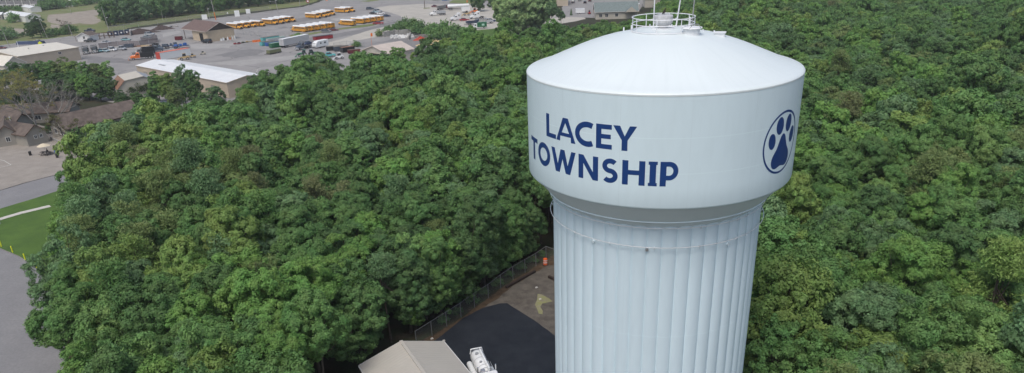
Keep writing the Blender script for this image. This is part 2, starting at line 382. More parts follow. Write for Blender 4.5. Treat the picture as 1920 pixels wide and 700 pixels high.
M_wall = tower_mat('tower_wall_paint', (.715, .86, .915), .38, seams=(31.95, 29.85), var=.02)
M_under = mat('tower_underside_paint', (.80, .915, .955), .6, .04, .4)
M_shaft = tower_mat('tower_shaft_paint', (.69, .835, .905), .42, seams=(18.0, 9.2), var=.03)
M_blue = mat('lettering_blue', (.011, .052, .205), .4, .06, 1)

tower = thing('water_tower', 'huge white water tower with fluted shaft, blue lettering and a paw print emblem', 'water tower', (TX, TY, 0))
b = MB(); b.lathe([(TR+.012, 34.31), (TR+.012, 34.40), (8.85, 34.47), (8.72, 34.53), (8.4, 34.61), (7.8, 34.83), (7.2, 35.08), (6.5, 35.37), (5.7, 35.70), (5, 35.96), (4.2, 36.22), (3.5, 36.41), (2.7, 36.57), (2, 36.69), (1, 36.80), (.02, 36.84)], n=192)
b.build('roof', M_roof, tower, smooth=True)
b = MB(); b.lathe([(TR, 34.305), (TR, 33.0), (TR, 31.0), (TR, 29.0), (TR, 27.80), (TR-.03, 27.70), (TR-.10, 27.63), (TR-.3, 27.55)], n=192)
b.build('tank_wall', M_wall, tower, smooth=True)
b = MB(); b.lathe([(TR-.3, 27.55), (8.2, 27.05), (7.6, 26.35), (7.3, 26.0), (7.0, 25.7)], n=192)
b.build('tank_underside', M_under, tower, smooth=True)
b = MB(); b.torus((0, 0, 26.33), 7.62, .035, 128, 6); b.build('underside_rib', M_under, tower, smooth=True)
NF = 48; b = MB(); prof = []
per = 14
for i in range(NF*per):
    t = (i % per)/per; r = SR-.15*(1-abs(math.sin(math.pi*t))**.62)
    prof.append(r)
zs = [-.1, 4, 8, 12, 16, 20, 23, 25.2, 26.35]; n_ = NF*per; vs = []; fs = []
for z in zs:
    for i, r in enumerate(prof):
        a = 2*math.pi*i/n_; vs.append((r*math.cos(a), r*math.sin(a), z))
for k in range(len(zs)-1):
    for i in range(n_):
        j = (i+1) % n_; fs.append((k*n_+i, k*n_+j, (k+1)*n_+j, (k+1)*n_+i))
b.add(vs, fs); b.build('fluted_shaft', M_shaft, tower, smooth=True)
b = MB(); b.lathe([(7.4, -.05), (7.9, -.05), (7.9, .35), (7.5, .45), (7.0, .45)], n=96); b.build('base_ring', M_conc, tower, smooth=True)
M_rail = mat('rail_white', (.78, .8, .82), .4, .03)
for z in (25.87, 24.57):                                      # rings round the shaft
    b = MB(); b.torus((0, 0, z), 7.44, .022, 160, 6)
    for i in range(16):
        a = 2*math.pi*(i+.5)/16; c, s = math.cos(a), math.sin(a)
        b.cyl((7.1*c, 7.1*s, z), (7.44*c, 7.44*s, z), .016, n=5)
        b.cyl((7.43*c, 7.43*s, z), (7.16*c, 7.16*s, z-.30), .018, n=5)
    b.build('ring_rail', M_rail, tower)
for px, py in ((1113, 452.5), (1213, 468.5), (1364.5, 457.5)):
    # little vents under the lower ring
    d = G(px, py) - Vector((0, 0, CH)); o_ = Vector((-TX, -TY, CH)); rr = 7.22
    A = d.x**2+d.y**2; B = o_.x*d.x+o_.y*d.y; C = o_.x**2+o_.y**2-rr*rr
    t = (-B-math.sqrt(B*B-A*C))/A; p = o_+d*t; nrm = Vector((p.x, p.y, 0)).normalized()
    b = MB(); b.cyl(p-nrm*.15, p+nrm*.06, .115, .1, 12); b.build('vent_port', M_under if px != 1213 else M_steel, tower)
# roof railing
RR = 1.994; b = MB()
for z in (37.55, 37.17): b.torus((0, 0, z), RR, .03, 96, 6)
b.torus((0, 0, 36.73), RR, .04, 96, 6)
for i in range(8):
    a = R(22+45*i); c, s = math.cos(a)*RR, math.sin(a)*RR; b.cyl((c, s, 36.6), (c, s, 37.55), .028, n=6)
b.build('roof_railing', M_rail, tower, smooth=True)
# vent drum
b = MB(); b.lathe([(.02, 37.70), (.35, 37.69), (.60, 37.64), (.61, 37.62), (.61, 37.22), (.45, 37.02), (.33, 36.98), (.33, 36.78)], n=40)
b.build('roof_vent', mat('vent_aluminium', (.5, .51, .52), .5, .15, 5), tower, smooth=True)
b = MB(); b.lathe([(.75, 36.78), (.75, 36.86), (.3, 36.88)], n=32); b.build('vent_flange', M_rail, tower)
# round platform with access hatch on the right
hx, hy = 2.05, .9
def on_roof(px, py, z): p = G(px, py, z); return p.x-TX, p.y-TY
hx, hy = on_roof(1297, 54, 36.95)
b = MB(); b.lathe([(.52, 36.5), (.52, 36.98)], (hx, hy, 0), 28); b.lathe([(.64, 36.98), (.66, 37.0), (.62, 37.05), (.02, 37.10)], (hx, hy, 0), 28)
b.build('access_hatch', M_rail, tower, smooth=True)
b = MB(); b.path([(hx-.3, hy-.55, 37.0), (hx-.1, hy-.6, 37.25), (hx+.25, hy-.55, 37.28), (hx+.45, hy-.45, 37.02)], .02); b.build('hatch_handle', M_steel, tower)
sx, sy = on_roof(1350, 63, 36.5)
b = MB(); b.box((sx, sy, 36.38), (.62, .5, .34), R(-20)); b.box((sx, sy, 36.57), (.74, .62, .05), R(-20)); b.build('square_hatch', M_rail, tower)
sx, sy = on_roof(1192, 83.5, 36.1)
b = MB(); b.cyl((sx, sy, 35.7), (sx, sy, 36.22), .3, n=24); b.build('small_manway', M_rail, tower, smooth=True)
for (px, py) in ((1169.5, 56), (1184, 52), (1218.5, 50), (1259.5, 50.5), (1218.5, 68), (1265.5, 69.5), (1318, 60), (1339, 62), (1185, 63), (1304, 65)):
    sx, sy = on_roof(px, py, 36.75); rr = math.hypot(sx, sy); z = float(np.interp(rr, [0, 2, 3.5, 5, 6.5], [36.84, 36.69, 36.41, 35.96, 35.37]))
    sx, sy = on_roof(px, py, z); 
    b = MB(); b.cyl((sx, sy, z-.1), (sx, sy, z+.16), .05, n=6); b.build('rigging_lug', M_rail, tower)
for (px, py) in ((1074, 162), (1231, 171), (1394, 160), (1286, 85), (1211, 86), (1491, 139)):
    sx, sy = on_roof(px, py, 35.0); rr = math.hypot(sx, sy); z = float(np.interp(rr, [0, 2, 3.5, 5, 6.5, 7.8, 8.4, 8.9], [36.84, 36.69, 36.41, 35.96, 35.37, 34.83, 34.61, 34.4]))
    sx, sy = on_roof(px, py, z)
    b = MB(); b.cyl((sx, sy, z-.05), (sx, sy, z+.05), .035, n=6); b.build('rigging_lug', M_steel, tower)
# antennas
def pole(px0, py0, px1, zb_, zt_, r0, r1, m_, name, lean=(0, 0)):
    x, y = on_roof(px0, py0, zb_)
    b = MB(); b.cyl((x, y, zb_), (x+lean[0], y+lean[1], zt_), r0, r1, 8)
    b.box((x, y, zb_+.5), (.12, .12, .06)); b.box((x, y, zb_+.8), (.12, .12, .06)); b.build(name, m_, tower, smooth=True)
pole(1225.3, 49.5, 0, 36.75, 41.5, .045, .03, M_rail, 'antenna')
pole(1267.6, 49.5, 0, 36.75, 41.5, .05, .03, M_rail, 'antenna', (.55, 0))
pole(1296, 60, 0, 36.7, 41.2, .04, .025, M_steel, 'antenna', (.18, 0))
x, y = on_roof(1296, 60, 36.7)
b = MB(); b.cyl((x-.02, y, 38.9), (x-.02, y, 41.0), .03, .02, 6); b.box((x+.03, y, 39.1), (.16, .05, .05)); b.build('antenna', M_rail, tower)
b = MB(); b.cyl((x-.12, y, 36.6), (x-.12, y, 37.6), .05, n=6); b.build('antenna_bracket', M_rail, tower)
# bird on the vent
bird = thing('bird', 'dark bird perched on the vent drum at the top of the water tower', 'bird', (TX+.02, TY-.1, 37.685))
b = MB(); M_bird = mat('dark_feathers', (.03, .022, .016), .8, .3, 20)
secs = []
for x_, z_, ry_, rz_ in ((-.2, .05, .02, .015), (-.12, .10, .05, .04), (-.04, .17, .075, .085), (.03, .23, .07, .085), (.07, .30, .04, .045), (.09, .34, .045, .045), (.12, .355, .03, .03), (.16, .35, .008, .008)):
    secs.append([(x_, ry_*math.cos(2*math.pi*k/10), z_+rz_*math.sin(2*math.pi*k/10)) for k in range(10)])
b.loft(secs); b.cyl((.0, .03, .12), (.01, .03, 0), .01, n=5); b.cyl((.0, -.03, .12), (.01, -.03, 0), .01, n=5)
b.build('body', M_bird, bird, smooth=True)
b = MB(); b.loft([[(-.22, -.03, .05), (-.22, .03, .05), (-.2, 0, .09)], [(.02, -.095, .2), (.02, .095, .2), (0, 0, .3)]]); b.build('wing', M_bird, bird)
bird.rotation_euler[2] = R(35)

# ---- lettering wrapped on the tank
def stroke(pts, wd, closed=False):
    L_, R_ = [], []; n = len(pts)
    for i, p in enumerate(pts):
        a = pts[(i-1) % n] if (closed or i > 0) else p; c = pts[(i+1) % n] if (closed or i < n-1) else p
        d = Vector((c[0]-a[0], c[1]-a[1])).normalized(); q = Vector((-d.y, d.x))*wd/2
        L_.append((p[0]+q.x, p[1]+q.y)); R_.append((p[0]-q.x, p[1]-q.y))
    vs = L_+R_; m_ = n if closed else n-1
    return vs, [(i, (i+1) % n, n+(i+1) % n, n+i) for i in range(m_)]
def fill(loops):
    ls = [[Vector((x, y, 0)) for x, y in q] for q in loops]; tr = tessellate_polygon(ls)
    return [(v.x, v.y) for q in ls for v in q], [tuple(t) for t in tr]
def arc(cx, cy, rx, ry, a0, a1, n=24): return [(cx+rx*math.cos(R(a0+(a1-a0)*i/n)), cy+ry*math.sin(R(a0+(a1-a0)*i/n))) for i in range(n+1)]
def glyph(ch, W, H):
    s = .238*H; h = .192*H
    if ch == 'L': return [fill([[(0, 0), (W, 0), (W, h), (s, h), (s, H), (0, H)]])]
    if ch == 'E': return [fill([[(0, 0), (W, 0), (W, h), (s, h), (s, H*.42), (W*.93, H*.42), (W*.93, H*.42+h*.95), (s, H*.42+h*.95), (s, H-h), (W*.98, H-h), (W*.98, H), (0, H)]])]
    if ch == 'T': return [fill([[(W/2-s/2, 0), (W/2+s/2, 0), (W/2+s/2, H-h), (W, H-h), (W, H), (0, H), (0, H-h), (W/2-s/2, H-h)]])]
    if ch == 'H': return [fill([[(0, 0), (s, 0), (s, H*.42), (W-s, H*.42), (W-s, 0), (W, 0), (W, H), (W-s, H), (W-s, H*.42+h), (s, H*.42+h), (s, H), (0, H)]])]
    if ch == 'I':
        e = .13*H; c0, c1 = W/2-s*.52, W/2+s*.52
        return [fill([[(0, 0), (W, 0), (W, e), (c1, e), (c1, H-e), (W, H-e), (W, H), (0, H), (0, H-e), (c0, H-e), (c0, e), (0, e)]])]
    if ch == 'N': return [fill([[(0, 0), (s, 0), (s, H*.66), (W-s*1.02, 0), (W, 0), (W, H), (W-s, H), (W-s, H*.34), (s*1.02, H), (0, H)]])]
    if ch == 'Y': return [fill([[(W/2-s/2, 0), (W/2+s/2, 0), (W/2+s/2, H*.42), (W, H), (W-s*1.2, H), (W/2, H*.58), (s*1.2, H), (0, H), (W/2-s/2, H*.42)]])]
    if ch == 'W':
        q = s*.98
        return [fill([[(0, H), (W*.2, 0), (W*.2+q*1.1, 0), (W*.5, H*.60), (W*.8-q*1.1, 0), (W*.8, 0), (W, H), (W-q, H), (W*.8-q*.62, H*.36), (W*.5+q*.52, H), (W*.5-q*.52, H), (W*.2+q*.62, H*.36), (q, H)]])]
    if ch == 'A':
        return [fill([[(0, 0), (s*1.05, 0), (W*.5-s*.0-W*.27, H*.22), (W*.5+W*.27, H*.22), (W-s*1.05, 0), (W, 0), (W/2+s*.62, H), (W/2-s*.62, H)],
                      [(W*.5-W*.19, H*.37), (W*.5, H*.80), (W*.5+W*.19, H*.37)]])]
    if ch == 'O': return [stroke(arc(W/2, H/2, W/2-s/2, H/2-h/2, 0, 360, 48)[:-1], s*.97, True)]
    if ch == 'C': return [stroke(arc(W*.68, H/2, W*.68-s/2, H/2-h/2, 60, 300, 36), s*.97)]
    if ch == 'P':
        rx, ry = W-s-s/2, H*.28
        pts = [(s, H-h/2)] + arc(W-s/2-ry*.9, H-h/2-ry, ry*.9, ry, 90, -90, 20) + [(s, H-h/2-2*ry)]
        return [fill([[(0, 0), (s, 0), (s, H), (0, H)]]), stroke(pts, h)]
    if ch == 'S':
        ry = (H-h)/4; rx = W/2-s/2
        a = arc(W*.52, H-h/2-ry, rx, ry, 38, 262, 26); c = arc(W*.48, h/2+ry, rx, ry, 82, -142, 26)
        return [stroke(a+c, h*1.05)]
def wrap(name, parts_, s0, z0, parent, mat_, off=.006, label=None):
    bm = bmesh.new()
    for vs, fs in parts_:
        vv = [bm.verts.new((x+s0, 0, y+z0)) for x, y in vs]
        for f in fs:
            try: bm.faces.new([vv[i] for i in f])
            except ValueError: pass
    xs = [v.co.x for v in bm.verts]; x = math.floor(min(xs)/.12)*.12
    while x < max(xs):
        bmesh.ops.bisect_plane(bm, geom=bm.verts[:]+bm.edges[:]+bm.faces[:], plane_co=(x, 0, 0), plane_no=(1, 0, 0)); x += .12
    for v in bm.verts:
        a = v.co.x/TR; r = TR+off; v.co = (r*math.sin(a), -r*math.cos(a), v.co.z)
    bm.normal_update()
    for f in bm.faces:
        c = f.calc_center_median()
        if f.normal.dot(Vector((c.x, c.y, 0))) < 0: f.normal_flip()
    me = bpy.data.meshes.new(name); bm.to_mesh(me); bm.free(); me.materials.append(mat_)
    o = bpy.data.objects.new(name, me); COL.objects.link(o); o.parent = parent
    if label: o['label'] = label
    return o
D2 = TR*math.pi/180
for row, z0, H in (([('L', -62.4, -55.7), ('A', -55.5, -44.85), ('C', -45.1, -36.7), ('E', -35.5, -29.0), ('Y', -28.6, -19.6)], 31.15, 1.45),
                   ([('T', -79.4, -70.9), ('O', -70.2, -59.8), ('W', -58.9, -44.8), ('N', -43.35, -34.45), ('S', -33.0, -26.1), ('H', -24.7, -16.1), ('I', -14.9, -11.6), ('P', -10.6, -3.75)], 29.12, 1.48)):
    for ch, a0, a1 in row:
        wrap('letter', glyph(ch, (a1-a0)*D2, H), a0*D2, z0, tower, M_blue, label='dark blue painted capital letter '+ch)
pc, pz = 43.75*D2, 30.8
emb = wrap('paw_emblem', [stroke(arc(0, 0, 1.93, 1.86, 0, 360, 96)[:-1], .13, True)], pc, pz, tower, M_blue, label='dark blue ring emblem round a paw print')
for (dx, dz, rx, rz, rot) in ((-1.19, .25, .34, .49, 10), (-.50, 1.08, .40, .53, 3), (.55, 1.08, .38, .53, -4), (1.25, .25, .36, .50, -10)):
    pts = [(dx+rx*math.cos(R(k*10))*math.cos(R(rot))-rz*math.sin(R(k*10))*math.sin(R(rot)), dz+rx*math.cos(R(k*10))*math.sin(R(rot))+rz*math.sin(R(k*10))*math.cos(R(rot))) for k in range(36)]
    wrap('toe_mark', [fill([pts])], pc, pz, emb, M_blue)
hp = [(0, .53), (.24, .40), (.42, .08), (.62, -.30), (.98, -.72), (1.08, -1.1), (.92, -1.42), (.6, -1.55), (.25, -1.5), (0, -1.46)]
hp = hp + [(-x, y) for x, y in hp[-2:0:-1]]
def catmull(p, k=5):
    out = []; n = len(p)
    for i in range(n):
        a, b_, c, d = [Vector(p[(i+j) % n]) for j in (-1, 0, 1, 2)]
        for q in range(k):
            t = q/k; v = .5*((2*b_)+(c-a)*t+(2*a-5*b_+4*c-d)*t*t+(3*b_-a-3*c+d)*t**3); out.append((v.x, v.y))
    return out
wrap('pad_mark', [fill([catmull(hp)])], pc, pz, emb, M_blue)
# ------------------------------------------------------------------ trees
RNG = np.random.default_rng(11)
M_leaf = leaf_mat('leaves', .32)
M_needle = leaf_mat('needles', .2)
M_bark = mat('bark', (.085, .068, .052), .95, .3, 3, bump=.5)
M_bark_pale = mat('pale_bark', (.27, .26, .235), .9, .25, 2)

def unit(v): return v/np.maximum(np.linalg.norm(v, axis=1, keepdims=True), 1e-9)
def quads(c, nrm, s, asp=.55, rng=RNG, droop=0.0):
    n = len(c); t = rng.normal(size=(n, 3)); t -= (t*nrm).sum(1, keepdims=True)*nrm; t = unit(t)
    if droop: t[:, 2] -= droop; t = unit(t)
    b = unit(np.cross(nrm, t)); s = s.reshape(-1, 1)
    v = np.stack([c-t*s, c+b*s*asp, c+t*s, c-b*s*asp], 1)
    return v.reshape(-1, 3)
def mesh_quads(name, v, material):
    n = len(v)//4; me = bpy.data.meshes.new(name)
    me.vertices.add(len(v)); me.vertices.foreach_set('co', v.astype(np.float32).ravel())
    me.loops.add(n*4); me.loops.foreach_set('vertex_index', np.arange(n*4, dtype=np.int32))
    me.polygons.add(n); me.polygons.foreach_set('loop_start', np.arange(0, n*4, 4, dtype=np.int32)); me.polygons.foreach_set('loop_total', np.full(n, 4, dtype=np.int32))
    me.materials.append(material); me.update(calc_edges=True); return me

def clumps_to_leaves(C, Rc, per, size, rng, flat=.8, up=.45, under=.3):
    V = []
    for c, r in zip(C, Rc):
        n = int(per*(r**1.6)); d = unit(rng.normal(size=(n, 3)))
        keep = (d[:, 2] > -.25) | (rng.random(n) < under); d = d[keep]; n = len(d)
        rad = r*(rng.random(n)**.28)*(1+.22*rng.normal(size=n))
        p = c+d*rad[:, None]*np.array([1, 1, flat])
        nr = unit(d*.7+np.array([0, 0, up])+rng.normal(size=(n, 3))*.45)
        V.append(quads(p, nr, size*(.6+.8*rng.random(n)), .55, rng, .25))
    return np.concatenate(V)

def broadleaf(seed, rx=2.9, rz=3.4, zc=8.6, nlobe=11, nsub=9, per=110, size=.13, irr=.25, rl=1.35, rs=.62, low=1.6):
    rng = np.random.default_rng(seed)
    i = np.arange(nlobe)+.5; ph = np.arccos(1-low*i/nlobe); th = np.pi*(1+5**.5)*i+rng.random()*6
    d = unit(np.stack([np.cos(th)*np.sin(ph), np.sin(th)*np.sin(ph), np.cos(ph)], 1)+rng.normal(size=(nlobe, 3))*.22)
    rad = (.52+.22*rng.random((nlobe, 1)))*(1+irr*rng.normal(size=(nlobe, 1))*.8)
    Lb = d*rad*np.array([rx, rx*(.85+.3*rng.random()), rz]); Lb[:, 2] += zc
    C = []; Rc = []; D = []
    for lc, ld in zip(Lb, d):
        rr = rl*(.75+.5*rng.random())
        e = unit(rng.normal(size=(nsub*2, 3))+ld*.7+np.array([0, 0, .35])); e = e[:nsub]
        for q in e: C.append(lc+q*rr*(.75+.3*rng.random())*np.array([1, 1, .8])); Rc.append(rs*(.7+.6*rng.random())); D.append(unit((ld*.6+q)[None])[0])
    for k in range(nlobe):                      # inner mass, so the crown is closed
        C.append(np.array([0, 0, zc-.1*rz])+rng.normal(size=3)*np.array([rx*.28, rx*.28, rz*.28])); Rc.append(rs*1.2); D.append(np.array([0, 0, 1.]))
    C = np.array(C); V = []
    for c, r, dd in zip(C, Rc, D):
        n = max(6, int(per*(r/rs)**1.8)); q = unit(rng.normal(size=(n, 3))); q = unit(q+dd*.55)
        p = c+q*(r*(.55+.5*rng.random(n)))[:, None]*np.array([1, 1, .8])
        nr = unit(q*.95+dd*.35+np.array([0, 0, .25])+rng.normal(size=(n, 3))*.33)
        V.append(quads(p, nr, size*(.6+.8*rng.random(n)), .6, rng, .3))
    return np.concatenate(V), C, rng
def trunk_mb(C, rng, zc, h0=0, r=.2, nl=9, lean=.3):
    b = MB(); top = Vector((rng.normal()*lean, rng.normal()*lean, zc)); 
    pts = [Vector((0, 0, -.15)), Vector((top.x*.2, top.y*.25, zc*.35)), Vector((top.x*.6, top.y*.6, zc*.7)), top]
    for k in range(3): b.cyl(pts[k], pts[k+1], r*(1-.25*k), r*(.75-.23*k), 7, False)
    for k in range(nl):
        c = C[rng.integers(len(C))]; t = .35+.6*rng.random(); p = pts[1].lerp(pts[3], t)
        c = Vector(c); mid = p.lerp(c, .55)+Vector((0, 0, -.25)); b.cyl(p, mid, r*.35, r*.22, 5, False); b.cyl(mid, c, r*.22, r*.07, 5, False)
    return b
def pine(seed, zc=8.8, rx=2.7, ncl=40, per=190, size=.15):
    rng = np.random.default_rng(seed); C = []
    for k in range(ncl):
        z = rng.random()**.8; a = rng.random()*6.283; rr = rx*(1.0-.62*z)*(.35+.65*rng.random()); C.append((rr*math.cos(a), rr*math.sin(a), zc-2.6+z*5.6-rr*.18))
    C = np.array(C); Rc = .62+.45*rng.random(ncl); V = []
    for c, r in zip(C, Rc):
        n = int(per*r**1.4); d = unit(rng.normal(size=(n, 3))); p = c+d*(r*(rng.random((n, 1))**.35))*np.array([1.15, 1.15, .5])
        nr = unit(rng.normal(size=(n, 3))+np.array([0, 0, .2])); V.append(quads(p, nr, size*(.7+.8*rng.random(n)), .28, rng))
    return np.concatenate(V), C, rng
def conifer(seed, h=10, rx=2.6, per=3800, size=.2):
    rng = np.random.default_rng(seed); n = per; z = rng.random(n)**1.35; lay = .5+.5*np.abs(np.sin(z*26)); a = rng.random(n)*6.283
    rr = rx*(1-z)**.8*(.45+.55*rng.random(n)**.5)*(.72+.28*lay)+.08
    p = np.stack([rr*np.cos(a), rr*np.sin(a), .6+z*(h-.6)-rr*.15], 1); nr = unit(np.stack([np.cos(a)*.5, np.sin(a)*.5, .9*np.ones(n)], 1)+rng.normal(size=(n, 3))*.4)
    return quads(p, nr, size*(.6+.8*rng.random(n)), .5, rng), p[::60], rng
def shrub(seed, rx=1.8, h=2.6, per=170, size=.16, ncl=18):
    rng = np.random.default_rng(seed); d = unit(rng.normal(size=(ncl, 3))); d[:, 2] = np.abs(d[:, 2])
    C = d*(.35+.5*rng.random((ncl, 1)))*np.array([rx, rx, h*.75]); C[:, 2] += .35; Rc = .5+.4*rng.random(ncl)
    return clumps_to_leaves(C, Rc*rx/1.8, per, size, rng), C, rng
def branches(b, p, d, L, r, lev, rng, tips, spread=.62, up=.18):
    e = p+d*L; b.cyl(p, e, r, r*.62, 5 if lev > 1 else 4, False)
    if lev == 0: tips.append(e); return
    for k in range(rng.integers(2, 4) if lev < 4 else 3):
        q = Vector(rng.normal(size=3)); q = (d+q*spread*.75+Vector((0, 0, up))).normalized()
        branches(b, p+d*L*(.6+.4*rng.random()), q, L*(.62+.2*rng.random()), r*.58, lev-1, rng, tips, spread, up)
def bare(seed, h=9, lev=5, r=.2):
    rng = np.random.default_rng(seed); b = MB(); tips = []
    b.cyl((0, 0, -.1), (0, 0, h*.3), r, r*.8, 7, False)
    for k in range(4): branches(b, Vector((0, 0, h*(.22+.06*k))), Vector((rng.normal()*.6, rng.normal()*.6, .9)).normalized(), h*.27, r*.55, lev-1, rng, tips)
    return b, tips, rng

TINT = {'dark green': (.062, .105, .038), 'deep green': (.072, .124, .041), 'mid green': (.086, .148, .046), 'grey green': (.098, .153, .068),
        'fresh green': (.103, .175, .045), 'light green': (.122, .190, .060), 'yellow green': (.130, .180, .050), 'olive green': (.115, .145, .052), 'brownish olive': (.120, .128, .056)}
TK = (1.74, 1.90, 1.92)
PROTO = {}
def proto(key, crown_v, trunk_b, cm=None):
    me = mesh_quads('crown', crown_v, cm or M_leaf); tm = None
    if trunk_b:
        tm = bpy.data.meshes.new('trunk'); tm.from_pydata(trunk_b.v, [], trunk_b.f); tm.materials.append(M_bark); tm.update()
        tm.polygons.foreach_set('use_smooth', [True]*len(tm.polygons))
    PROTO[key] = (me, tm)
SH = [(2.9, 3.3, 8.7, .25), (2.5, 3.7, 8.6, .2), (3.3, 3.0, 8.9, .3), (2.7, 3.2, 8.8, .35), (3.0, 3.5, 8.4, .22), (2.4, 3.0, 9.0, .3), (2.15, 4.4, 8.4, .15), (3.5, 3.3, 8.5, .2)]
for k, (rx, rz, zc, ir) in enumerate(SH):
    V, C, rg = broadleaf(100+k, rx, rz, zc, 14, 17, 100, .092, ir*.6, rs=.44, rl=1.25); proto('oak%d' % k, V, trunk_mb(C, rg, zc))
    V, C, rg = broadleaf(100+k, rx, rz, zc, 13, 13, 50, .15, ir*.6, rs=.5, rl=1.25); proto('far%d' % k, V, trunk_mb(C, rg, zc, nl=4))
for k in range(4):
    V, C, rg = broadleaf(150+k, 2.9, 5.7, 5.9, 28, 16, 84, .10, .2, rs=.45, low=1.97); proto('edge%d' % k, V, trunk_mb(C, rg, 9, nl=12))
for k in range(3):
    V, C, rg = pine(200+k, 8.8+.4*k); proto('pine%d' % k, V, trunk_mb(C, rg, 9.5, nl=14, r=.17), M_needle)
for k in range(3):
    V, C, rg = shrub(300+k); proto('shrub%d' % k, V, trunk_mb(C, rg, 1.0, nl=6, r=.06))
for k in range(2):
    V, C, rg = conifer(320+k); proto('conifer%d' % k, V, trunk_mb(C, rg, 8.6, nl=3, r=.17), M_needle)
for k in range(3):
    V, C, rg = broadleaf(340+k, 3.9, 6.6, 6.6, 26, 11, 40, .25, .2, rl=1.7, rs=.75, low=1.97); proto('wood%d' % k, V, trunk_mb(C, rg, 9, nl=5, r=.25))
V, C, rg = broadleaf(360, 9.0, 11.5, 10.8, 90, 16, 56, .30, .15, rl=2.2, rs=.85, low=1.97); proto('big', V, trunk_mb(C, rg, 17, nl=26, r=.45))
def tree(name, key, loc, label, cat='tree', tint='mid green', group=None, s=1.0, sz=1.0, ang=None):
    t = thing(name, label, cat, loc, random.random()*360 if ang is None else ang, group)
    t.scale = (s, s, s*sz); me, tm = PROTO[key]
    j = 1+.10*(random.random()-.5)*2; col = tuple(c*j*k_ for c, k_ in zip(TINT[tint] if isinstance(tint, str) else tint, TK))
    o = bpy.data.objects.new('crown' if 'shrub' not in name and 'bush' not in name else 'foliage', me); COL.objects.link(o); o.parent = t; o['tint'] = col
    if tm:
        o2 = bpy.data.objects.new('trunk' if 'shrub' not in name and 'bush' not in name else 'stem', tm); COL.objects.link(o2); o2.parent = t
    return t

# ---- the forest: outline of the canopy seen in the photo, carried to the canopy's level
def inside(x, y, poly):
    c = False; n = len(poly); j = n-1
    for i in range(n):
        xi, yi = poly[i]; xj, yj = poly[j]
        if (yi > y) != (yj > y) and x < (xj-xi)*(y-yi)/(yj-yi)+xi: c = not c
        j = i
    return c
def dpoly(x, y, poly):
    m_ = 1e9; n = len(poly)
    for i in range(n):
        a = Vector(poly[i]); b_ = Vector(poly[(i+1) % n]); p = Vector((x, y)); t = max(0, min(1, (p-a).dot(b_-a)/((b_-a).length_squared+1e-9))); m_ = min(m_, (a+(b_-a)*t-p).length)
    return m_
fpx = [(145, 900), (138, 700), (132, 640), (128, 600), (120, 550), (112, 500), (126, 440), (126, 400), (124, 345), (146, 315), (178, 290), (214, 262), (246, 240), (300, 229), (345, 220), (400, 200), (440, 180), (500, 168), (530, 158), (545, 142),
       (600, 140), (650, 139), (700, 136), (745, 128), (785, 114), (810, 106), (850, 103), (880, 92), (910, 92), (940, 84), (985, 74), (1015, 64), (1060, 60), (1110, 56), (1170, 50), (1215, 36), (1250, 10), (1250, -34), (1990, -62), (2010, 900)]
FP = [tuple(G(x, y, 10.5)[:2]) for x, y in fpx]
xs = [p[0] for p in FP]; ys = [p[1] for p in FP]
cand = []; sp = 4.25; row = 0; y = 18.0
rr_ = random.Random(5)
def fbm(x, y): return math.sin(x*.045+1.3)*math.cos(y*.038-.5)+.6*math.sin(x*.11+y*.07)+.4*math.cos(x*.19-y*.16)
while y < min(max(ys), 500):
    x = min(xs)+(row % 2)*sp/2
    while x < max(xs):
        px_ = x+rr_.uniform(-1.5, 1.5); py_ = y+rr_.uniform(-1.5, 1.5); x += sp
        if not inside(px_, py_, FP): continue
        if inside(px_, py_, clear_poly) or dpoly(px_, py_, clear_poly) < .9: continue
        if math.hypot(px_-TX, py_-TY) < SR+4.2: continue
        cand.append((px_, py_))
    y += sp*.87; row += 1
near, far = [], []; edgeset = set()
for x, y in cand:
    n_ = fbm(x, y); r = rr_.random()
    s = .86+.30*rr_.random()+.05*n_
    sz = .88+.26*rr_.random()+.05*n_
    q = rr_.random()*.9+.1+.13*n_
    big_ = rr_.random()
    u, v, d = PR(x, y, 10.5*s*sz)
    if not (-70 < u < 1990 and -50 < v < 830): continue
    if (dpoly(x, y, clear_poly) < 7 or (u < 240 and v > 280 and dpoly(x, y, FP) < 5)) and rr_.random() < .75: edgeset.add((x, y))
    # species by place, as in the photo: pines left of the middle, a few scattered
    pn = math.exp(-((u-250)/190)**2-((v-390)/80)**2)*.75+math.exp(-((u-720)/120)**2-((v-300)/80)**2)*.4+.03
    kind = 'pine' if r < pn else 'oak'
    if kind == 'pine': tint = rr_.choice(['olive green', 'olive green', 'olive green', 'brownish olive', 'yellow green', 'grey green', 'mid green'])
    else:
        tint = 'dark green' if q < .16 else 'deep green' if q < .38 else 'mid green' if q < .62 else 'grey green' if q < .74 else 'fresh green' if q < .88 else 'light green' if q < .95 else 'yellow green'
        if rr_.random() < .03: tint = 'olive green'
        if .03 < big_ < .10: s *= 1.22
    # the forest's edge beside the lawn and the yards is a little lower
    hid = d > 50 and 1040 < u < 1440 and v > 100 and d > 45
    hid = hid or (d > 45 and 1005 < u < 1490 and 160 < v < 380)
    (far if hid or v > 760 or u < -30 or u > 1950 else near).append((d, x, y, s, sz, kind, tint, u, v))
near.sort(); 
cnt = {'oak': 0, 'pine': 0}; ind = []
for q in near:
    k = q[5]
    if cnt[k] < (196 if k == 'oak' else 60): cnt[k] += 1; ind.append(q)
    else: far.append(q)
print('forest trees', len(near), len(far), 'individual', cnt)
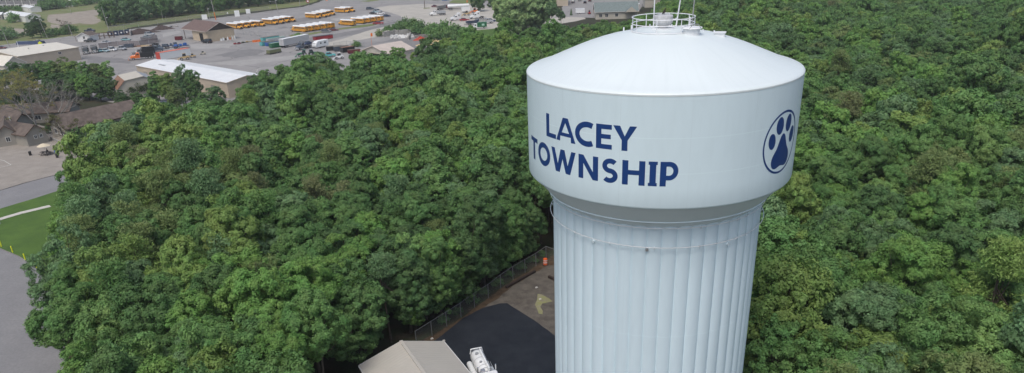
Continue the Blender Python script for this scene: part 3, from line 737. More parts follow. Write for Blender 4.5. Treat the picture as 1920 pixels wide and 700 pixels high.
# label: band of the photo from the bottom upwards, then place in the band
def ordw(n):
    w_ = ['zeroth', 'first', 'second', 'third', 'fourth', 'fifth', 'sixth', 'seventh', 'eighth', 'ninth', 'tenth', 'eleventh', 'twelfth']
    return w_[n] if n < len(w_) else '%d%s' % (n, 'th' if 10 < n % 100 < 14 else {1: 'st', 2: 'nd', 3: 'rd'}.get(n % 10, 'th'))
edges = [900, 640, 575, 515, 460, 410, 365, 325, 290, 255, 220, 180, 130, 60, -100]
bands = {}
for q in ind:
    side = 'left' if q[7] < 1220 else 'right'
    for e in range(len(edges)-1):
        if edges[e+1] <= q[8] < edges[e]: bands.setdefault((side, e), []).append(q); break
bname = ['bottom row', 'second row up', 'third row up', 'fourth row up', 'fifth row up', 'sixth row up', 'seventh row up', 'eighth row up', 'ninth row up', 'tenth row up', 'eleventh row up', 'twelfth row up', 'thirteenth row up', 'fourteenth row up']
for (side, e), qs in bands.items():
    qs.sort(key=lambda q: q[7])
    for i, q in enumerate(qs):
        d, x, y, s, sz, kind, tint, u, v = q
        form = 'shaggy pine' if kind == 'pine' else ('broad leafy tree' if s > 1.1 else 'leafy tree' if s > .95 else 'small leafy tree')
        lab = '%s %s %s of tower, %s from left in %s' % (tint, form, side, ordw(i+1), bname[e])
        key = ('pine%d' % rr_.randrange(3)) if kind == 'pine' else ('edge%d' % rr_.randrange(4) if (x, y) in edgeset else 'oak%d' % rr_.randrange(8))
        tree('pine_tree' if kind == 'pine' else 'broadleaf_tree', key, (x, y, 0), lab, 'tree', tint, 'trees of the dense forest round the water tower', s, sz)

# the rest of the forest: one object, trees instanced on points
def stuff_forest(name, items, label, cat):
    pc_ = bpy.data.collections.new('tree_kinds'); keys = ['far%d' % k for k in range(8)]+['pine%d' % k for k in range(3)]
    for i, k in enumerate(keys):
        me, tm = PROTO[k]; nv = len(me.vertices)
        jm = bpy.data.meshes.new('joined_'+k); bm = bmesh.new(); bm.from_mesh(me); nf = len(bm.faces); bm.from_mesh(tm); bm.faces.ensure_lookup_table()
        for f in bm.faces[nf:]: f.material_index = 1
        bm.to_mesh(jm); bm.free(); jm.materials.append(me.materials[0]); jm.materials.append(M_bark)
        o = bpy.data.objects.new('%02d_kind' % i, jm); pc_.objects.link(o)
    me = bpy.data.meshes.new(name); me.from_pydata([(q[1], q[2], 0) for q in items], [], [])
    A = me.attributes
    S, T, I = [], [], []
    for q in items:
        S += [q[3], q[3], q[3]*q[4]]; j = 1+.12*(rr_.random()-.5)*2; T += [c*j*k_ for c, k_ in zip(TINT[q[6]], TK)]
        I.append(8+rr_.randrange(3) if q[5] == 'pine' else rr_.randrange(8))
    for nm, ty, key, vals in (('tscale', 'FLOAT_VECTOR', 'vector', S), ('tint', 'FLOAT_VECTOR', 'vector', T), ('tidx', 'INT', 'value', I), ('trot', 'FLOAT', 'value', [rr_.random()*6.28 for _ in items])):
        A.new(nm, ty, 'POINT'); A[nm].data.foreach_set(key, vals)
    o = bpy.data.objects.new(name, me); COL.objects.link(o)
    ng = bpy.data.node_groups.new('forest_nodes', 'GeometryNodeTree')
    ng.interface.new_socket('Geometry', in_out='INPUT', socket_type='NodeSocketGeometry'); ng.interface.new_socket('Geometry', in_out='OUTPUT', socket_type='NodeSocketGeometry')
    N, L = ng.nodes, ng.links; gi = N.new('NodeGroupInput'); go = N.new('NodeGroupOutput')
    ci = N.new('GeometryNodeCollectionInfo'); ci.inputs['Collection'].default_value = pc_; ci.inputs['Separate Children'].default_value = True; ci.inputs['Reset Children'].default_value = True
    ip = N.new('GeometryNodeInstanceOnPoints'); ip.inputs['Pick Instance'].default_value = True
    def at(nm, ty): a = N.new('GeometryNodeInputNamedAttribute'); a.data_type = ty; a.inputs[0].default_value = nm; return a.outputs[0]
    L.new(gi.outputs[0], ip.inputs['Points']); L.new(ci.outputs[0], ip.inputs['Instance']); L.new(at('tidx', 'INT'), ip.inputs['Instance Index'])
    L.new(at('tscale', 'FLOAT_VECTOR'), ip.inputs['Scale'])
    cx = N.new('ShaderNodeCombineXYZ'); L.new(at('trot', 'FLOAT'), cx.inputs[2]); er = N.new('FunctionNodeEulerToRotation'); L.new(cx.outputs[0], er.inputs[0]); L.new(er.outputs[0], ip.inputs['Rotation'])
    L.new(ip.outputs[0], go.inputs[0]); md = o.modifiers.new('trees', 'NODES'); md.node_group = ng
    return tag(o, label, cat, None, 'stuff')
stuff_forest('forest', far, 'dense green forest of distant crowns spreading behind and right of the tower', 'forest')
# ------------------------------------------------------------------ buildings
def siding(name, col, per=.2, var=.06):
    mt = mat(name, col, .7, var, .8); n = mt.node_tree.nodes; l = mt.node_tree.links; b = n['Principled BSDF']
    tc = [q for q in n if q.type == 'TEX_COORD'][0]; wv = n.new('ShaderNodeTexWave'); wv.bands_direction = 'Z'; wv.inputs['Scale'].default_value = .314/per; l.new(tc.outputs['Object'], wv.inputs['Vector'])
    bp = n.new('ShaderNodeBump'); bp.inputs['Strength'].default_value = .5; bp.inputs['Distance'].default_value = .02; l.new(wv.outputs['Fac'], bp.inputs['Height']); l.new(bp.outputs[0], b.inputs['Normal']); return mt
def ribbed(name, col, per=.4, rough=.45, var=.05, metal=0):
    mt = mat(name, col, rough, var, .5, metal=metal); n = mt.node_tree.nodes; l = mt.node_tree.links; b = n['Principled BSDF']
    tc = [q for q in n if q.type == 'TEX_COORD'][0]; wv = n.new('ShaderNodeTexWave'); wv.bands_direction = 'X'; wv.inputs['Scale'].default_value = .314/per; l.new(tc.outputs['Object'], wv.inputs['Vector'])
    bp = n.new('ShaderNodeBump'); bp.inputs['Strength'].default_value = .6; bp.inputs['Distance'].default_value = .03; l.new(wv.outputs['Fac'], bp.inputs['Height']); l.new(bp.outputs[0], b.inputs['Normal']); return mt
M_tanw = ribbed('tan_metal_wall', (.50, .425, .33), .6, .6)
M_tanw2 = mat('tan_masonry', (.52, .43, .31), .85, .06, .8)
M_whiteroof = ribbed('white_metal_roof', (.78, .80, .80), .5, .4)
M_creamroof = ribbed('cream_metal_roof', (.72, .68, .58), .5, .45)
M_brownroof = mat('brown_shingles', (.155, .108, .095), .95, .22, 1.4, bump=.5, bscale=9)
M_brownroof2 = mat('faded_brown_shingles', (.135, .108, .092), .95, .28, 1.0, bump=.5, bscale=9)
M_beigeroof = ribbed('beige_metal_roof', (.46, .435, .385), .42, .4, .03)
M_tanroof = ribbed('pinkish_tan_roof', (.55, .48, .42), .6, .6, .08)
M_greenroof = mat('grey_green_shingles', (.17, .21, .205), .9, .15, 1.2, bump=.4)
M_greyside = siding('grey_siding', (.19, .185, .195)); M_trim = mat('white_trim', (.72, .72, .70), .6, .04)
M_greywall = siding('warm_grey_siding', (.33, .31, .27)); M_cream = siding('cream_siding', (.50, .47, .40))
M_opening = mat('dark_interior', (.012, .012, .013), .9); M_rust = mat('rusty_sheet', (.24, .13, .08), .8, .3, 1)

def wall_mesh(parent, L, W, he, hr, mt, name='wall'):
    b = MB(); x, y = L/2, W/2
    b.add([(-x, -y, 0), (x, -y, 0), (x, y, 0), (-x, y, 0), (-x, -y, he), (x, -y, he), (x, y, he), (-x, y, he), (-x, 0, hr), (x, 0, hr)],
          [(0, 1, 5, 4), (2, 3, 7, 6), (1, 2, 6, 9, 5), (3, 0, 4, 8, 7)])
    return b.build(name, mt, parent)
def roof_mesh(parent, L, W, he, hr, mt, oh=.4, ohx=.4, t=.16, name='roof'):
    b = MB(); s = (hr-he)/(W/2); y = W/2+oh; ze = he-s*oh; x = L/2+ohx
    top = [(y, ze), (0, hr), (-y, ze)]
    for sg in (1, -1):
        b.add([(-x, 0, hr+.02), (x, 0, hr+.02), (x, sg*y, ze+.02), (-x, sg*y, ze+.02), (-x, 0, hr+.02+t), (x, 0, hr+.02+t), (x, sg*y, ze+.02+t*.7), (-x, sg*y, ze+.02+t*.7)],
              [(0, 1, 2, 3), (4, 5, 6, 7), (0, 3, 7, 4), (1, 5, 6, 2), (2, 6, 7, 3)])
    return b.build(name, mt, parent)
def trim_mesh(parent, L, W, he, hr, mt, oh=.4, ohx=.4, wd=.18):
    s = (hr-he)/(W/2); y = W/2+oh; ze = he-s*oh; x = L/2+ohx+.03; b = MB()
    for sx in (-1, 1):
        for sg in (-1, 1): b.loft([[(sx*x-.03, 0, hr-.08), (sx*x+.03, 0, hr-.08), (sx*x+.03, 0, hr+.16), (sx*x-.03, 0, hr+.16)], [(sx*x-.03, sg*y, ze-.10), (sx*x+.03, sg*y, ze-.10), (sx*x+.03, sg*y, ze+.12), (sx*x-.03, sg*y, ze+.12)]])
    for sg in (-1, 1): b.box((0, sg*(y+.04), ze+.03), (2*x-.08, .06, wd))
    return b.build('trim', mt, parent)
def opening(parent, face, u, z, w_, h, L, W, name='window', frame=M_trim, glass=M_glass, dep=.05, mull=True):
    """a window or door on a face: 'S' (y=-W/2), 'N', 'E' (x=L/2), 'W'"""
    b = MB(); g = MB(); fw = .09
    def bx(mb, cu, cz, su, sz, d, out):
        if face in 'SN': s = -1 if face == 'S' else 1; mb.box((cu, s*(W/2+out), cz), (su, d, sz))
        else: s = 1 if face == 'E' else -1; mb.box((s*(L/2+out), cu, cz), (d, su, sz))
    bx(b, u, z+h/2+fw/2, w_+2*fw, fw, .08, .045); bx(b, u, z-h/2-fw/2, w_+2*fw, fw, .1, .055)
    bx(b, u-w_/2-fw/2, z, fw, h, .08, .045); bx(b, u+w_/2+fw/2, z, fw, h, .08, .045)
    if mull: bx(b, u, z, .06, h, .05, .04)
    bx(g, u, z, w_, h, .03, .02)
    o = b.build(name, frame, parent); g.build('pane' if name == 'window' else 'panel', glass, o); return o
def gable(name, label, cat, loc, ang, L, W, he, hr, wm, rm, oh=.4, ohx=.4, trim=M_trim, group=None):
    t = thing(name, label, cat, loc, ang, group); wall_mesh(t, L, W, he, hr, wm); roof_mesh(t, L, W, he, hr, rm, oh, ohx)
    if trim: trim_mesh(t, L, W, he, hr, trim, oh, ohx)
    return t
def frame_at(a, b_, depth, right=True):
    """centre and heading of a rectangle whose near edge runs a->b on the ground; depth away from the camera side"""
    d = (b_-a).normalized(); n = Vector((-d.y, d.x, 0)); c = (a+b_)/2+n*depth/2
    return c, math.degrees(math.atan2(d.y, d.x)), (b_-a).length

# maintenance garage with brown roof (ridge runs away to the left)
C0, C1, C2 = G(391, 79.5), G(337.5, 71.5), G(441, 72.5)
u_ = (C1-C0).normalized(); L_ = 25.0; Wd = 13.5; v_ = Vector((u_.y, -u_.x, 0)); c = C0+u_*L_/2+v_*Wd/2
ang = math.degrees(math.atan2(u_.y, u_.x))
t = thing('maintenance_garage', 'tan garage with brown shingle roof and open carport end in the asphalt yard', 'garage', c, ang)
he, hr = 5.0, 8.2
b = MB(); x0, x1, y = -L_/2, 3.0, Wd/2      # local: x grows to the far left; walled part then carport
b.add([(x0, -y, 0), (x1, -y, 0), (x1, y, 0), (x0, y, 0), (x0, -y, he), (x1, -y, he), (x1, y, he), (x0, y, he)], [(0, 1, 5, 4), (2, 3, 7, 6), (1, 2, 6, 5), (3, 0, 4, 7)])
b.build('wall', M_tanw2, t)
b = MB(); b.add([(x0-.02, -y, he), (x0-.02, y, he), (x0-.02, 0, hr)], [(0, 1, 2)]); gw = b.build('gable_screen', mat('dark_lattice', (.06, .05, .045), .9, .5, 9), t)
b = MB()
for k in range(9):
    yy = -y+1.4*k+.7; zt = he+(hr-he)*(1-abs(yy)/y); b.box((x0-.06, yy, (he+zt)/2), (.05, .12, max(.05, zt-he)))
for q in (.33, .66): b.box((x0-.06, 0, he+(hr-he)*q), (.05, Wd*(1-q)-.3, .12))
b.build('lattice', M_wood, gw)
roof_mesh(t, L_, Wd, he, hr, M_brownroof, .7, .7); trim_mesh(t, L_, Wd, he, hr, M_tanroof, .7, .7, .28)
for yy in (-y+.2, y-.2): b = MB(); b.box((L_/2-.3, yy, he/2), (.22, .22, he)); b.build('carport_post', M_wood, t)
b = MB(); b.box((-L_/2+5.6, y+.01 if False else -y-.01, 1.75), (.01, .01, .01))
opening(t, 'N', -L_/2+6.2, 1.85, 3.3, 3.5, L_, Wd, 'garage_door', M_dark, M_opening, mull=False)
opening(t, 'S', -L_/2+6.2, 1.85, 3.3, 3.5, L_, Wd, 'garage_door', M_dark, M_opening, mull=False)
b = MB(); b.box((6.4, 0, .9), (3.6, .12, 1.8)); b.box((6.0, 2, .6), (2.8, .1, 1.2)); b.build('partition', M_steel, t)
# long building with white roof behind the trees
lang = -42; A = G(255, 123.5, 4.6); Bp = G(430, 156.8, 4.6); dv = (Bp-A).normalized(); lang = math.degrees(math.atan2(dv.y, dv.x)); Ll = 61; Wl = 13.5
c = A+dv*Ll/2+Vector((-dv.y, dv.x, 0))*Wl/2
lb = gable('long_warehouse', 'long low tan warehouse with bright white metal roof behind the trees', 'warehouse', (c.x, c.y, 0), lang, Ll, Wl, 4.6, 5.6, M_tanw, M_whiteroof, .15, .15, M_tanw)
for xx in (-18, 3): b = MB(); b.box((xx, -3.2, 5.35), (4.2, .7, .12), 0); b.build('skylight', M_steel, lb)
for xx in (-24, -10, 8, 22): opening(lb, 'S', xx, 1.6, 3, 3.1, Ll, Wl, 'roller_door', M_tanw, M_greywall, mull=False)
# beige warehouse on the left
Q = G(153.3, 112); d1 = Vector((math.cos(R(-127)), math.sin(R(-127)), 0)); W1 = 30; L1 = 24.5
A2 = G(0, 131)
d1 = (G(38, 106.5, 5)-G(151, 89, 5)).normalized(); c = Q+d1*L1/2+Vector((d1.y, -d1.x, 0))*(-W1/2) if False else None
nrm = Vector((-d1.y, d1.x, 0)); nrm = nrm if nrm.y > 0 else -nrm
c = Q+d1*L1/2+nrm*W1/2
bw = gable('beige_warehouse', 'beige warehouse with broad cream roof at left edge, wall facing the yard', 'warehouse', (c.x, c.y, 0), math.degrees(math.atan2(-d1.y, -d1.x)), L1, W1, 5.0, 6.3, M_tanw, M_creamroof, .2, .2, M_tanw)
for xx, yy in ((-2, -4.5), (5, -3)): b = MB(); b.cyl((xx, yy, 5.2), (xx, yy, 6.3), .2, n=8); b.box((xx, yy, 6.35), (.5, .5, .12)); b.build('roof_vent_pipe', M_steel, bw)
opening(bw, 'S', 4, 3.9, 1.2, .8, L1, W1)
# smaller overgrown shed in front of it
P1 = G(18, 140); t = gable('overgrown_shed', 'pale shed half covered by vines at left edge below the beige warehouse', 'shed', (P1.x-1, P1.y+2, 0), 150, 11, 8, 4.0, 6.6, M_cream, M_creamroof, .3, .3)
opening(t, 'N', -1, 2.6, 2.4, 1.8, 11, 8, 'shed_door', M_trim, M_opening, mull=False)
# gatehouse
a, b_ = G(147.5, 78.5), G(170, 78); d = (b_-a).normalized(); c = (a+b_)/2+Vector((-d.y, d.x, 0))*3.2
t = gable('gatehouse', 'small white gatehouse with gable roof beside the yard entrance', 'gatehouse', (c.x, c.y, 0), math.degrees(math.atan2(d.y, d.x))+90, 6.4, (b_-a).length*1.05, 2.7, 4.2, M_trim, M_brownroof2, .35, .5)
opening(t, 'W', -.2, 1.9, 1.0, 1.2, 6.4, 6.3); opening(t, 'N', 0, 1.3, 1.0, 2.2, 6.4, (b_-a).length*1.05, 'door', M_trim, M_wood, mull=False)
b = MB()
for q in (-2.6, 0, 2.6): b.box((q, 4.9, 1.2), (.12, .12, 2.4))
b.box((0, 4.95, 2.45), (5.8, .9, .1)); b.build('porch', M_wood, t)
# tan roof shed at the edge of the wood
a, b_ = G(681, 111), G(727, 113.5); d = (b_-a).normalized()
A = G(676.5, 95, 3.5); Bq = G(726, 101, 3.5); d = (Bq-A).normalized(); Wt = (Bq-A).length; n_ = Vector((-d.y, d.x, 0)); c = (A+Bq)/2+n_*6.5
t = gable('equipment_shed', 'tan metal shed with pinkish tan roof and dark open bay at the forest edge', 'shed', (c.x, c.y, 0), math.degrees(math.atan2(n_.y, n_.x)), 13, Wt-.8, 3.5, 5.7, M_cream, M_tanroof, .4, .4, M_tanroof)
opening(t, 'W', -.6, 1.55, 5.4, 3.0, 13, Wt-.8, 'bay_door', M_tanw, M_opening, mull=False)
b = MB()
for q in (-3.2, -1, 1.2, 3.4): b.box((q, -Wt*.22, 5.28), (.5, 3.2, .05), 0, ry=0)
# metal building at the bottom edge
za, zr_ = 3.6, 4.9
P0 = G(752, 640.5, zr_+.15); P3 = G(795, 700, zr_+.15); dr = (P3-P0).normalized(); nn = Vector((dr.y, -dr.x, 0))
Lb = 13; Wb = 9.2; c = P0+dr*(Lb/2+.1); ang = math.degrees(math.atan2(dr.y, dr.x))
t = gable('pump_house', 'beige metal building with ridged gable roof at the bottom edge by the fresh tarmac', 'building', (c.x, c.y, 0), ang, Lb, Wb-.6, za, zr_, M_tanw, M_beigeroof, .3, .15, M_trim)
b = MB(); b.box((0, 0, zr_+.22), (Lb+.3, .34, .07)); b.build('ridge_cap', M_beigeroof, t)
opening(t, 'W', 0, 1.6, 3, 3.0, Lb, Wb-.6, 'roller_door', M_trim, M_cream, mull=False); opening(t, 'S', 2, 1.2, 1, 2.1, Lb, Wb-.6, 'door', M_trim, M_greywall, mull=False); opening(t, 'N', 2, 1.2, 1, 2.1, Lb, Wb-.6, 'door', M_trim, M_greywall, mull=False)

# house complex at the left
def house(label, loc, ang, L, W, he, hr, wins, rm=M_brownroof2, name='house', wm=M_greywall, oh=.5):
    t = gable(name, label, 'house', loc, ang, L, W, he, hr, wm, rm, oh, .5, M_wood if wm is M_greywall else M_trim)
    for f, u, z, w_, h in wins: opening(t, f, u, z, w_, h, L, W)
    return t
ga, gb = G(100, 256), G(130, 263.5); d = (gb-ga).normalized(); n_ = Vector((-d.y, d.x, 0)); Wg = (gb-ga).length
c = (ga+gb)/2+n_*9.5
house('grey house wing with long brown roof running toward the trees, two gable windows', (c.x, c.y, 0), math.degrees(math.atan2(n_.y, n_.x)), 19, Wg, 3.0, 5.6, [('W', -1.3, 1.7, 1.1, 1.2), ('W', 1.6, 1.7, 1.1, 1.2), ('S', -5, 1.5, 1.2, 1.2), ('S', 0, 1.5, 1.2, 1.2)])
ga, gb = G(54.5, 275.5), G(92, 266); d = (gb-ga).normalized(); n_ = Vector((-d.y, d.x, 0)); Wg = (gb-ga).length
c = (ga+gb)/2+n_*8
house('grey gabled house wing with small windows behind the picnic table', (c.x, c.y, 0), math.degrees(math.atan2(n_.y, n_.x)), 16, Wg, 3.0, 4.7, [('W', .3, 1.9, .6, .7), ('N', 6.2, 1.5, 1, 1.3), ('N', 1, 1.5, 1, 1.3), ('W', -1.0, 1.9, .6, .7), ('S', 6.2, 1.5, 1, 1.3)])
ga, gb = G(13, 274.5), G(33, 271.5); d = (gb-ga).normalized(); n_ = Vector((-d.y, d.x, 0))
c = (ga+gb)/2+n_*7.4-d*.4
house('grey house wing with brown roof and round window at the left edge', (c.x, c.y, 0), math.degrees(math.atan2(n_.y, n_.x)), 15, 4.6, 3.0, 4.9, [('N', 6.4, 1.5, .9, 1.2), ('W', 0, 1.6, .8, 1.0)])
a, b_ = G(0, 238), G(95, 232); d = (b_-a).normalized(); c = (a+b_)/2+Vector((-d.y, d.x, 0))*5
house('long rear house wing with brown roof joining the gabled wings', (c.x, c.y, 0), math.degrees(math.atan2(d.y, d.x)), 22, 7, 2.9, 4.7, [('S', -5, 1.5, 1.4, 1.1), ('S', 3, 1.5, 1.4, 1.1)])
a, b_ = G(-60, 262), G(4, 262); d = (b_-a).normalized(); c = (a+b_)/2+Vector((-d.y, d.x, 0))*5
house('brown roofed house wing cut off by the left edge of the photo', (c.x, c.y, 0), math.degrees(math.atan2(d.y, d.x)), 15, 8, 3.0, 5.2, [('S', 3, 1.5, 1.2, 1.2)])
for px, py in ((18.5, 223), (209.5, 199)):
    p = G(px, py, 4.6); b = MB(); b.cyl((0, 0, 0), (0, 0, 1.0), .14, n=10); b.cyl((0, 0, 1.0), (0, 0, 1.2), .22, .18, n=10)
    o = b.build('roof_stack', M_trim); o.location = (p.x, p.y, 3.9); tag(o, 'white vent pipe on the brown roof %s' % ('near the left edge' if px < 100 else 'beside the dark trees'), 'vent pipe')
# ramp in front of the gabled wing
a = G(96, 262); b_ = G(120, 273); c_ = G(140, 266)
strip('ramp_wall', [a, b_, c_], .2, 0, .75, M_conc, 'low pale concrete ramp wall in front of the grey gabled wing', 'wall')
# barn-like building with arched vine cover, between the trees and the white roofed warehouse
p = G(250, 186); n0 = Vector((math.cos(R(50)), math.sin(R(50)), 0))
t = thing('gambrel_barn', 'cream gambrel barn with rusty roof, its front wall covered by dark vines', 'barn', (p.x, p.y+4, 0), 34)
WB, LB = 12.5, 12; sec = [(-WB/2, 0), (-WB/2, 3.6), (-WB*.30, 6.0), (WB*.13, 6.6), (WB*.34, 5.4), (WB/2, 3.2), (WB/2, 0)]
b = MB(); b.add([(x, -LB/2, z) for x, z in sec]+[(x, LB/2, z) for x, z in sec], [tuple(range(7)), tuple(range(7, 14)), (0, 1, 8, 7), (5, 6, 13, 12)]); b.build('wall', M_cream, t)
for k, mt in ((1, M_rust), (2, M_cream), (3, M_steel), (4, M_rust)):
    b = MB(); (x0, z0), (x1, z1) = sec[k], sec[k+1]; b.add([(x0, -LB/2-.3, z0+.06), (x1, -LB/2-.3, z1+.06), (x1, LB/2+.3, z1+.06), (x0, LB/2+.3, z0+.06), (x0, -LB/2-.3, z0+.2), (x1, -LB/2-.3, z1+.2), (x1, LB/2+.3, z1+.2), (x0, LB/2+.3, z0+.2)], [(0, 1, 2, 3), (4, 5, 6, 7), (0, 1, 5, 4), (2, 3, 7, 6), (1, 2, 6, 5), (0, 3, 7, 4)]); b.build('roof_panel', mt, t)
rg = np.random.default_rng(9); Cv = np.array([(rg.uniform(-5.5, 4.6), -LB/2-.2, rg.uniform(.3, 4.6)) for _ in range(60)]); Cv = Cv[[(abs(q[0]+.4)/5.4)**2+(q[2]/4.9)**2 < 1 and not (q[0] > -1 and q[2] < 2.6) for q in Cv]]
me = mesh_quads('vines', clumps_to_leaves(Cv, np.full(len(Cv), .8), 120, .16, rg), M_leaf); o = bpy.data.objects.new('vines', me); COL.objects.link(o); o.parent = t; o['tint'] = TINT['dark green']

# townhouse row at top left
a, b_ = G(-60, 19), G(75, 17.5); d = (b_-a).normalized(); Lh = (b_-a).length; c = (a+b_)/2+Vector((-d.y, d.x, 0))*6
t = gable('townhouse', 'grey sided townhouse with white porch posts at the top left corner', 'townhouse', (c.x, c.y, 0), math.degrees(math.atan2(d.y, d.x)), Lh, 12, 9.0, 13, M_greyside, M_brownroof2)
for k in range(7):
    xx = Lh/2-4-k*8
    opening(t, 'S', xx, 7.0, 1.6, 1.9, Lh, 12); opening(t, 'S', xx-3.4, 7.0, 1.6, 1.9, Lh, 12); opening(t, 'S', xx, 1.9, 3.0, 2.6, Lh, 12, mull=True)
    b = MB()
    for q in (-2, 2): b.box((xx+q, -8.0, 1.7), (.4, .4, 3.4))
    b.box((xx, -7.1, 3.55), (5.2, 2.4, .35)); b.box((xx-4, -6.1, 4.5), (.35, .12, 9)); b.build('porch', M_trim, t)
# white sheds in the field
def shed(px0, py0, px1, py1, dep, he, hr, label, wm=M_trim, rm=M_whiteroof, name='shed', win=True):
    a, b_ = G(px0, py0), G(px1, py1); d = (b_-a).normalized(); L = (b_-a).length; c = (a+b_)/2+Vector((-d.y, d.x, 0))*dep/2
    t = gable(name, label, 'shed', (c.x, c.y, 0), math.degrees(math.atan2(d.y, d.x)), L, dep, he, hr, wm, rm, .15, .15)
    if win: opening(t, 'S', L*.3, he*.5, 1.6, 1.1, L, dep)
    return t
shed(9, 37, 50, 42.5, 9, 3.6, 5.2, 'large white shed with low gable roof in the field at top left')
shed(-14, 38, 5, 37, 7, 3.2, 4.4, 'small grey shed cut off by the left edge beside the white shed', M_greywall)
shed(42, 21, 59, 24, 7, 3.2, 4.2, 'small white canopy shed in front of the townhouse')
t = gable('house', 'white house with grey roof at the top edge behind the field', 'house', (G(150, 2).x, G(150, 2).y+8, 0), -30, 30, 12, 6, 10, M_trim, M_greenroof)
for q in (-9, -3, 3, 9): opening(t, 'S', q, 3, 2, 2, 30, 12)
# shops and houses at the top right of the yard
a, b_ = G(1127, 24), G(1193, 21); 
t = gable('green_roofed_house', 'cream house with large grey green hipped roof above the trees, right of the yard', 'house', (58, 386, 0), -4, 21, 13, 3.8, 7.4, M_cream, M_greenroof, .6, .6)
b = MB(); b.loft([[(4, -6.2, 3.6), (10, -6.2, 3.6), (7, -6.2, 6.0)], [(4, -10, 3.6), (10, -10, 3.6), (7, -10, 6.0)]]); b.build('porch_gable', M_greenroof, t)
b = MB(); b.loft([[(3.9, -10.05, 3.5), (10.1, -10.05, 3.5), (7, -10.05, 6.05)], [(3.9, -10.2, 3.5), (10.1, -10.2, 3.5), (7, -10.2, 6.05)]]); b.build('porch_front', M_cream, t)
for q in (-8, -5, 0): opening(t, 'S', q, 1.9, 1.4, 1.5, 21, 13)
t = gable('white_roofed_store', 'low store with flat white roof behind the green roofed house', 'store', (62, 412, 0), -2, 24, 9, 4.0, 4.5, M_tanw, M_whiteroof, .2, .2); opening(t, 'S', -6, 1.7, 3, 2.6, 24, 9); opening(t, 'S', 3, 1.7, 3, 2.6, 24, 9)
t = gable('beige_store', 'tall beige building at the top edge beside the small car park', 'building', (34.5, 470, 0), -5, 13, 26, 6.5, 7.2, M_tanw, M_creamroof, .2, .2); opening(t, 'E', -4, 2, 3, 2.6, 13, 26)
t = gable('pink_store', 'pale building at the top edge right of the white store roof', 'building', (92, 432, 0), -4, 22, 10, 4.5, 5.4, M_cream, M_tanroof, .2, .2); opening(t, 'S', 0, 2, 3, 2, 22, 10)
# ------------------------------------------------------------------ single trees, rows and shrubs
def T(name, key, px, py, label, tint='mid green', s=1.0, sz=1.0, cat=None, group=None, z=0):
    p = G(px, py, z); return tree(name, key, (p.x, p.y, 0), label, cat or ('shrub' if 'shrub' in name else 'tree'), tint, group, s, sz)
# wood behind the chain link fence at the top
rw = random.Random(21); line = [(206, 50), (250, 43), (300, 36), (345, 31), (400, 24), (450, 18), (500, 12), (550, 6), (596, 0), (616, -5)]
names = ['dark green', 'deep green', 'mid green', 'grey green']
k = 0; items = []
for rowi in range(5):
    for i in range(13-rowi):
        t_ = (i+.5*(rowi % 2))/12.5; q = t_*(len(line)-1); j = min(int(q), len(line)-2); f = q-j
        x = line[j][0]*(1-f)+line[j+1][0]*f; y_ = line[j][1]*(1-f)+line[j+1][1]*f
        p = G(x, y_-1.2); off = Vector((-.35, .94, 0))*(rowi*7.5+rw.uniform(-1.5, 1.5)); p = p+off+Vector((rw.uniform(-1.5, 1.5), 0, 0))
        items.append((rowi, i, p))
rown = ['front row', 'second row', 'third row', 'fourth row', 'back row']
for rowi, i, p in items:
    tn = rw.choice(names); H_ = 1.0+.18*rw.random()+(.06*rowi)
    tree('broadleaf_tree', 'wood%d' % rw.randrange(3), (p.x, p.y, 0), '%s tall tree behind the yard fence, %s from left in the %s' % (tn, ordw(i+1), rown[rowi]), 'tree', tn, 'wood behind the yard fence', H_*(1.0 if i < 11 else .85))
# big pale tree and its neighbours at the top, right of the lorries
T('weeping_tree', 'big', 962, 64, 'tall pale green weeping tree towering beside the lorry park at the top', (.20, .26, .11), 1.15, 1.0)
T('weeping_tree', 'big', 1004, 61, 'second pale green weeping tree just right of the taller one', (.19, .25, .11), 1.1, .95)
T('broadleaf_tree', 'wood0', 897, 22, 'dark green tree between the tanker trailer and the tall pale tree', 'dark green', 1.05)
T('broadleaf_tree', 'wood2', 925, 14, 'dark tree rising above the lorries left of the tall pale tree', 'dark green', 1.1)
T('broadleaf_tree', 'oak2', 1035, 64, 'loose grey green tree right of the tall pale tree, walls showing through', 'grey green', 1.0, 1.15)
T('broadleaf_tree', 'oak5', 1052, 60, 'small loose tree in front of the small car park at the top', 'grey green', .8, 1.0)
T('broadleaf_tree', 'oak1', 1020, 52, 'slim dark tree just right of the tall pale tree', 'deep green', 1.0, 1.3)
T('broadleaf_tree', 'oak3', 1197, 22, 'green tree covering the right end of the green roofed house', 'mid green', 1.0)
T('broadleaf_tree', 'oak4', 1212, 14, 'green tree behind the green roofed house at the top edge', 'mid green', 1.0)
T('conifer_tree', 'conifer1', 1071, 29, 'tiny dark conifer left of the white box trailer', 'dark green', .35)
